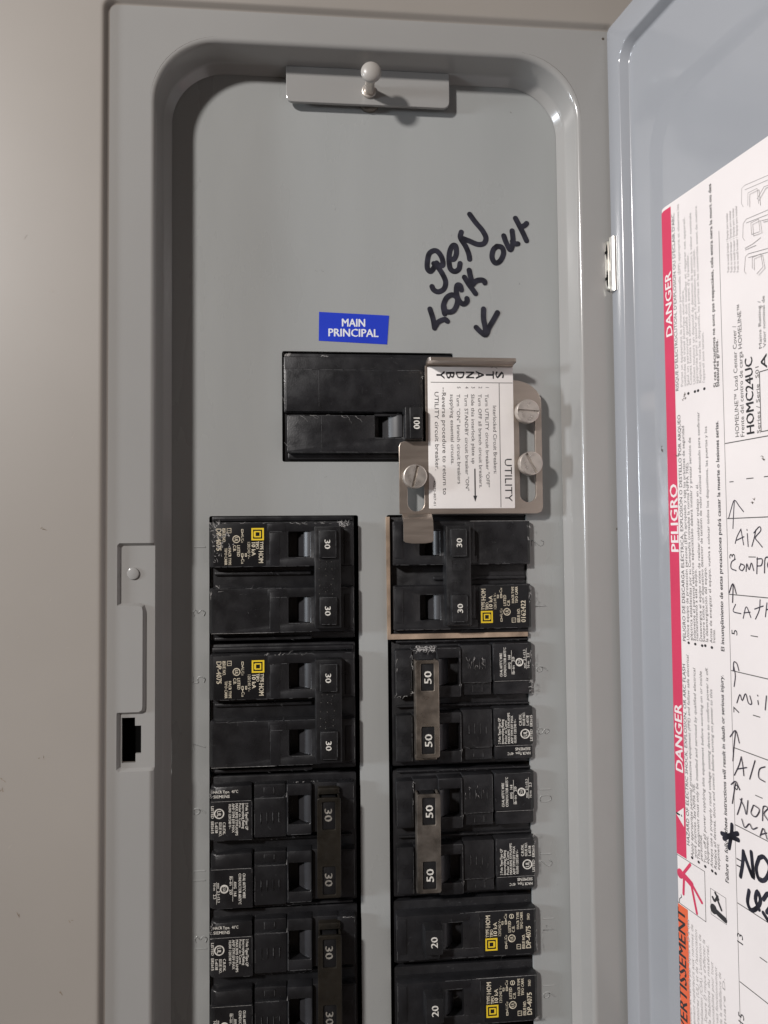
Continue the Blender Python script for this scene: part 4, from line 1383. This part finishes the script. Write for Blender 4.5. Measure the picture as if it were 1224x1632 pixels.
# paper label
lb0, lb1 = PZ(200, 700)[0], PZ(842, 700)[0]
lt, lbm = PZ(500, 212)[1], PZ(500, 1272)[1]
mb = MB()
mb.slab(lb0, lb1, lbm, lt, HT - 0.02, HT + 0.14, r=0.3, b=0.05)
lab = mb.obj('instruction_label', 'plabel', plate, label='white instruction label in black print')
mb = MB()
hh = HT + 0.19


def ptext(s_, base, top, y0, y1, bold=0):
    ym = (y0 + y1) / 2
    xb = PZ(base, ym)[0]
    cap = PZ(top, ym)[0] - xb
    za, zb2 = PZ(base, y0)[1], PZ(base, y1)[1]
    mb.text(s_, xb, za, cap, hh, -90, width=za - zb2, bold=bold)


for k, c in enumerate('STANDBY'):
    xx = 705 - k * 74
    ptext(c, xx, xx + 60, 243, 300, 1)
ptext('UTILITY', 775, 828, 895, 1222, 0)
ptext('Interlocked Circuit Breakers:', 688, 714, 500, 1015)
rows = [('1', 'Turn UTILITY circuit breaker "OFF"', 630, 415, 1115), ('2', 'Turn OFF all branch circuit breakers.', 578, 415, 1122), ('3', 'Slide this interlock plate up', 524, 415, 940),
        ('4', 'Turn STANDBY circuit breaker "ON"', 476, 415, 1142), ('5', 'Turn "ON" branch circuit breakers', 416, 415, 1090), ('', 'supplying essential circuits.', 368, 415, 945)]
for a, b, xb, y0, y1 in rows:
    if a:
        ptext(a, xb, xb + 25, 358, 374)
    ptext(b, xb, xb + 25, y0, y1)
ptext('--Reverse procedure to return to', 306, 336, 362, 1172)
ptext('UTILITY circuit breaker.', 250, 280, 395, 990)
ptext('40273-807-01', 240, 256, 1062, 1258)
l1 = [PZ(218, 326), PZ(832, 326)]
mb.ribbon([(l1[0][0], l1[0][1]), (l1[1][0], l1[0][1])], 0.22, hh, cap=False, eps=0)
xv = PZ(738, 800)[0]
mb.ribbon([(xv, l1[0][1] - .12), (xv, lbm + .3)], 0.22, hh, cap=False, eps=0)
a0, a1 = PZ(549, 975), PZ(549, 1222)
mb.ribbon([(a0[0], a0[1]), (a0[0], a1[1] + 2.2)], 0.5, hh, cap=False, eps=0)
mb.flat([(a0[0], a1[1]), (a0[0] + .8, a1[1] + 2.4), (a0[0] - .8, a1[1] + 2.4)], hh + .01)
mb.obj('label_print', 'ink', plate)
mb = MB()
scuffs(mb, lb0, lb0 + 8, PZ(200, 1230)[1], PZ(200, 1180)[1], hh, 1, .3, .9, .1)
scuffs(mb, lb1 - 9, lb1 - 5, lt - .5, lt - .1, hh, 3, .3, .9, .12)
mb.obj('grime_specks', 'grime', plate)


def screw(px, py, ang, label):
    HS = 9.2
    x, z = P(px, py, HS)
    t = thing('shoulder_screw', label, 'screw', (x, 0, z), 0, 'screws holding the interlock plate')
    mb = MB()
    r0 = 4.75
    n = 32
    loops = []
    for h, r_ in ((0.1, 2.5), (HS - 3.6, 2.5), (HS - 3.6, r0 - .35), (HS - 3.3, r0), (HS - .35, r0), (HS - .1, r0 - .12), (HS, r0 - .4)):
        loops.append([(r_ * math.cos(2 * math.pi * i / n), r_ * math.sin(2 * math.pi * i / n), h) for i in range(n)])
    mb.loft(loops, cap1=False)
    # top with the driver slot cut in: two circle segments and a recessed floor
    w, rt = 0.55, r0 - .4
    y0 = math.asin(w / rt)
    for sg in (1, -1):
        seg = []
        for k in range(17):
            a = y0 + (math.pi - 2 * y0) * k / 16
            seg.append((rt * math.cos(a) * sg, rt * math.sin(a) * sg, HS))
        mb.add(seg, [tuple(range(17))])
    xe = math.sqrt(rt * rt - w * w)
    mb.add([(-xe, -w, HS), (xe, -w, HS), (xe, w, HS), (-xe, w, HS), (-xe, -w, HS - .9), (xe, -w, HS - .9), (xe, w, HS - .9), (-xe, w, HS - .9)],
           [(4, 5, 6, 7), (0, 1, 5, 4), (3, 2, 6, 7), (0, 4, 7, 3), (1, 2, 6, 5)])
    mb.v = [(vx * math.cos(R(ang)) - vz * math.sin(R(ang)), vx * math.sin(R(ang)) + vz * math.cos(R(ang)), vh) for vx, vz, vh in mb.v]
    mb.obj('screw_body', 'screw', t, sharp=40)


screw(842, 655, -4, 'slotted nickel screw with a level slot on the plate ear')
screw(847, 738, -62, 'slotted nickel screw with a steeply slanted slot on the plate ear')
screw(662, 759, 76, 'slotted nickel screw on the lower left ear above the tongue')
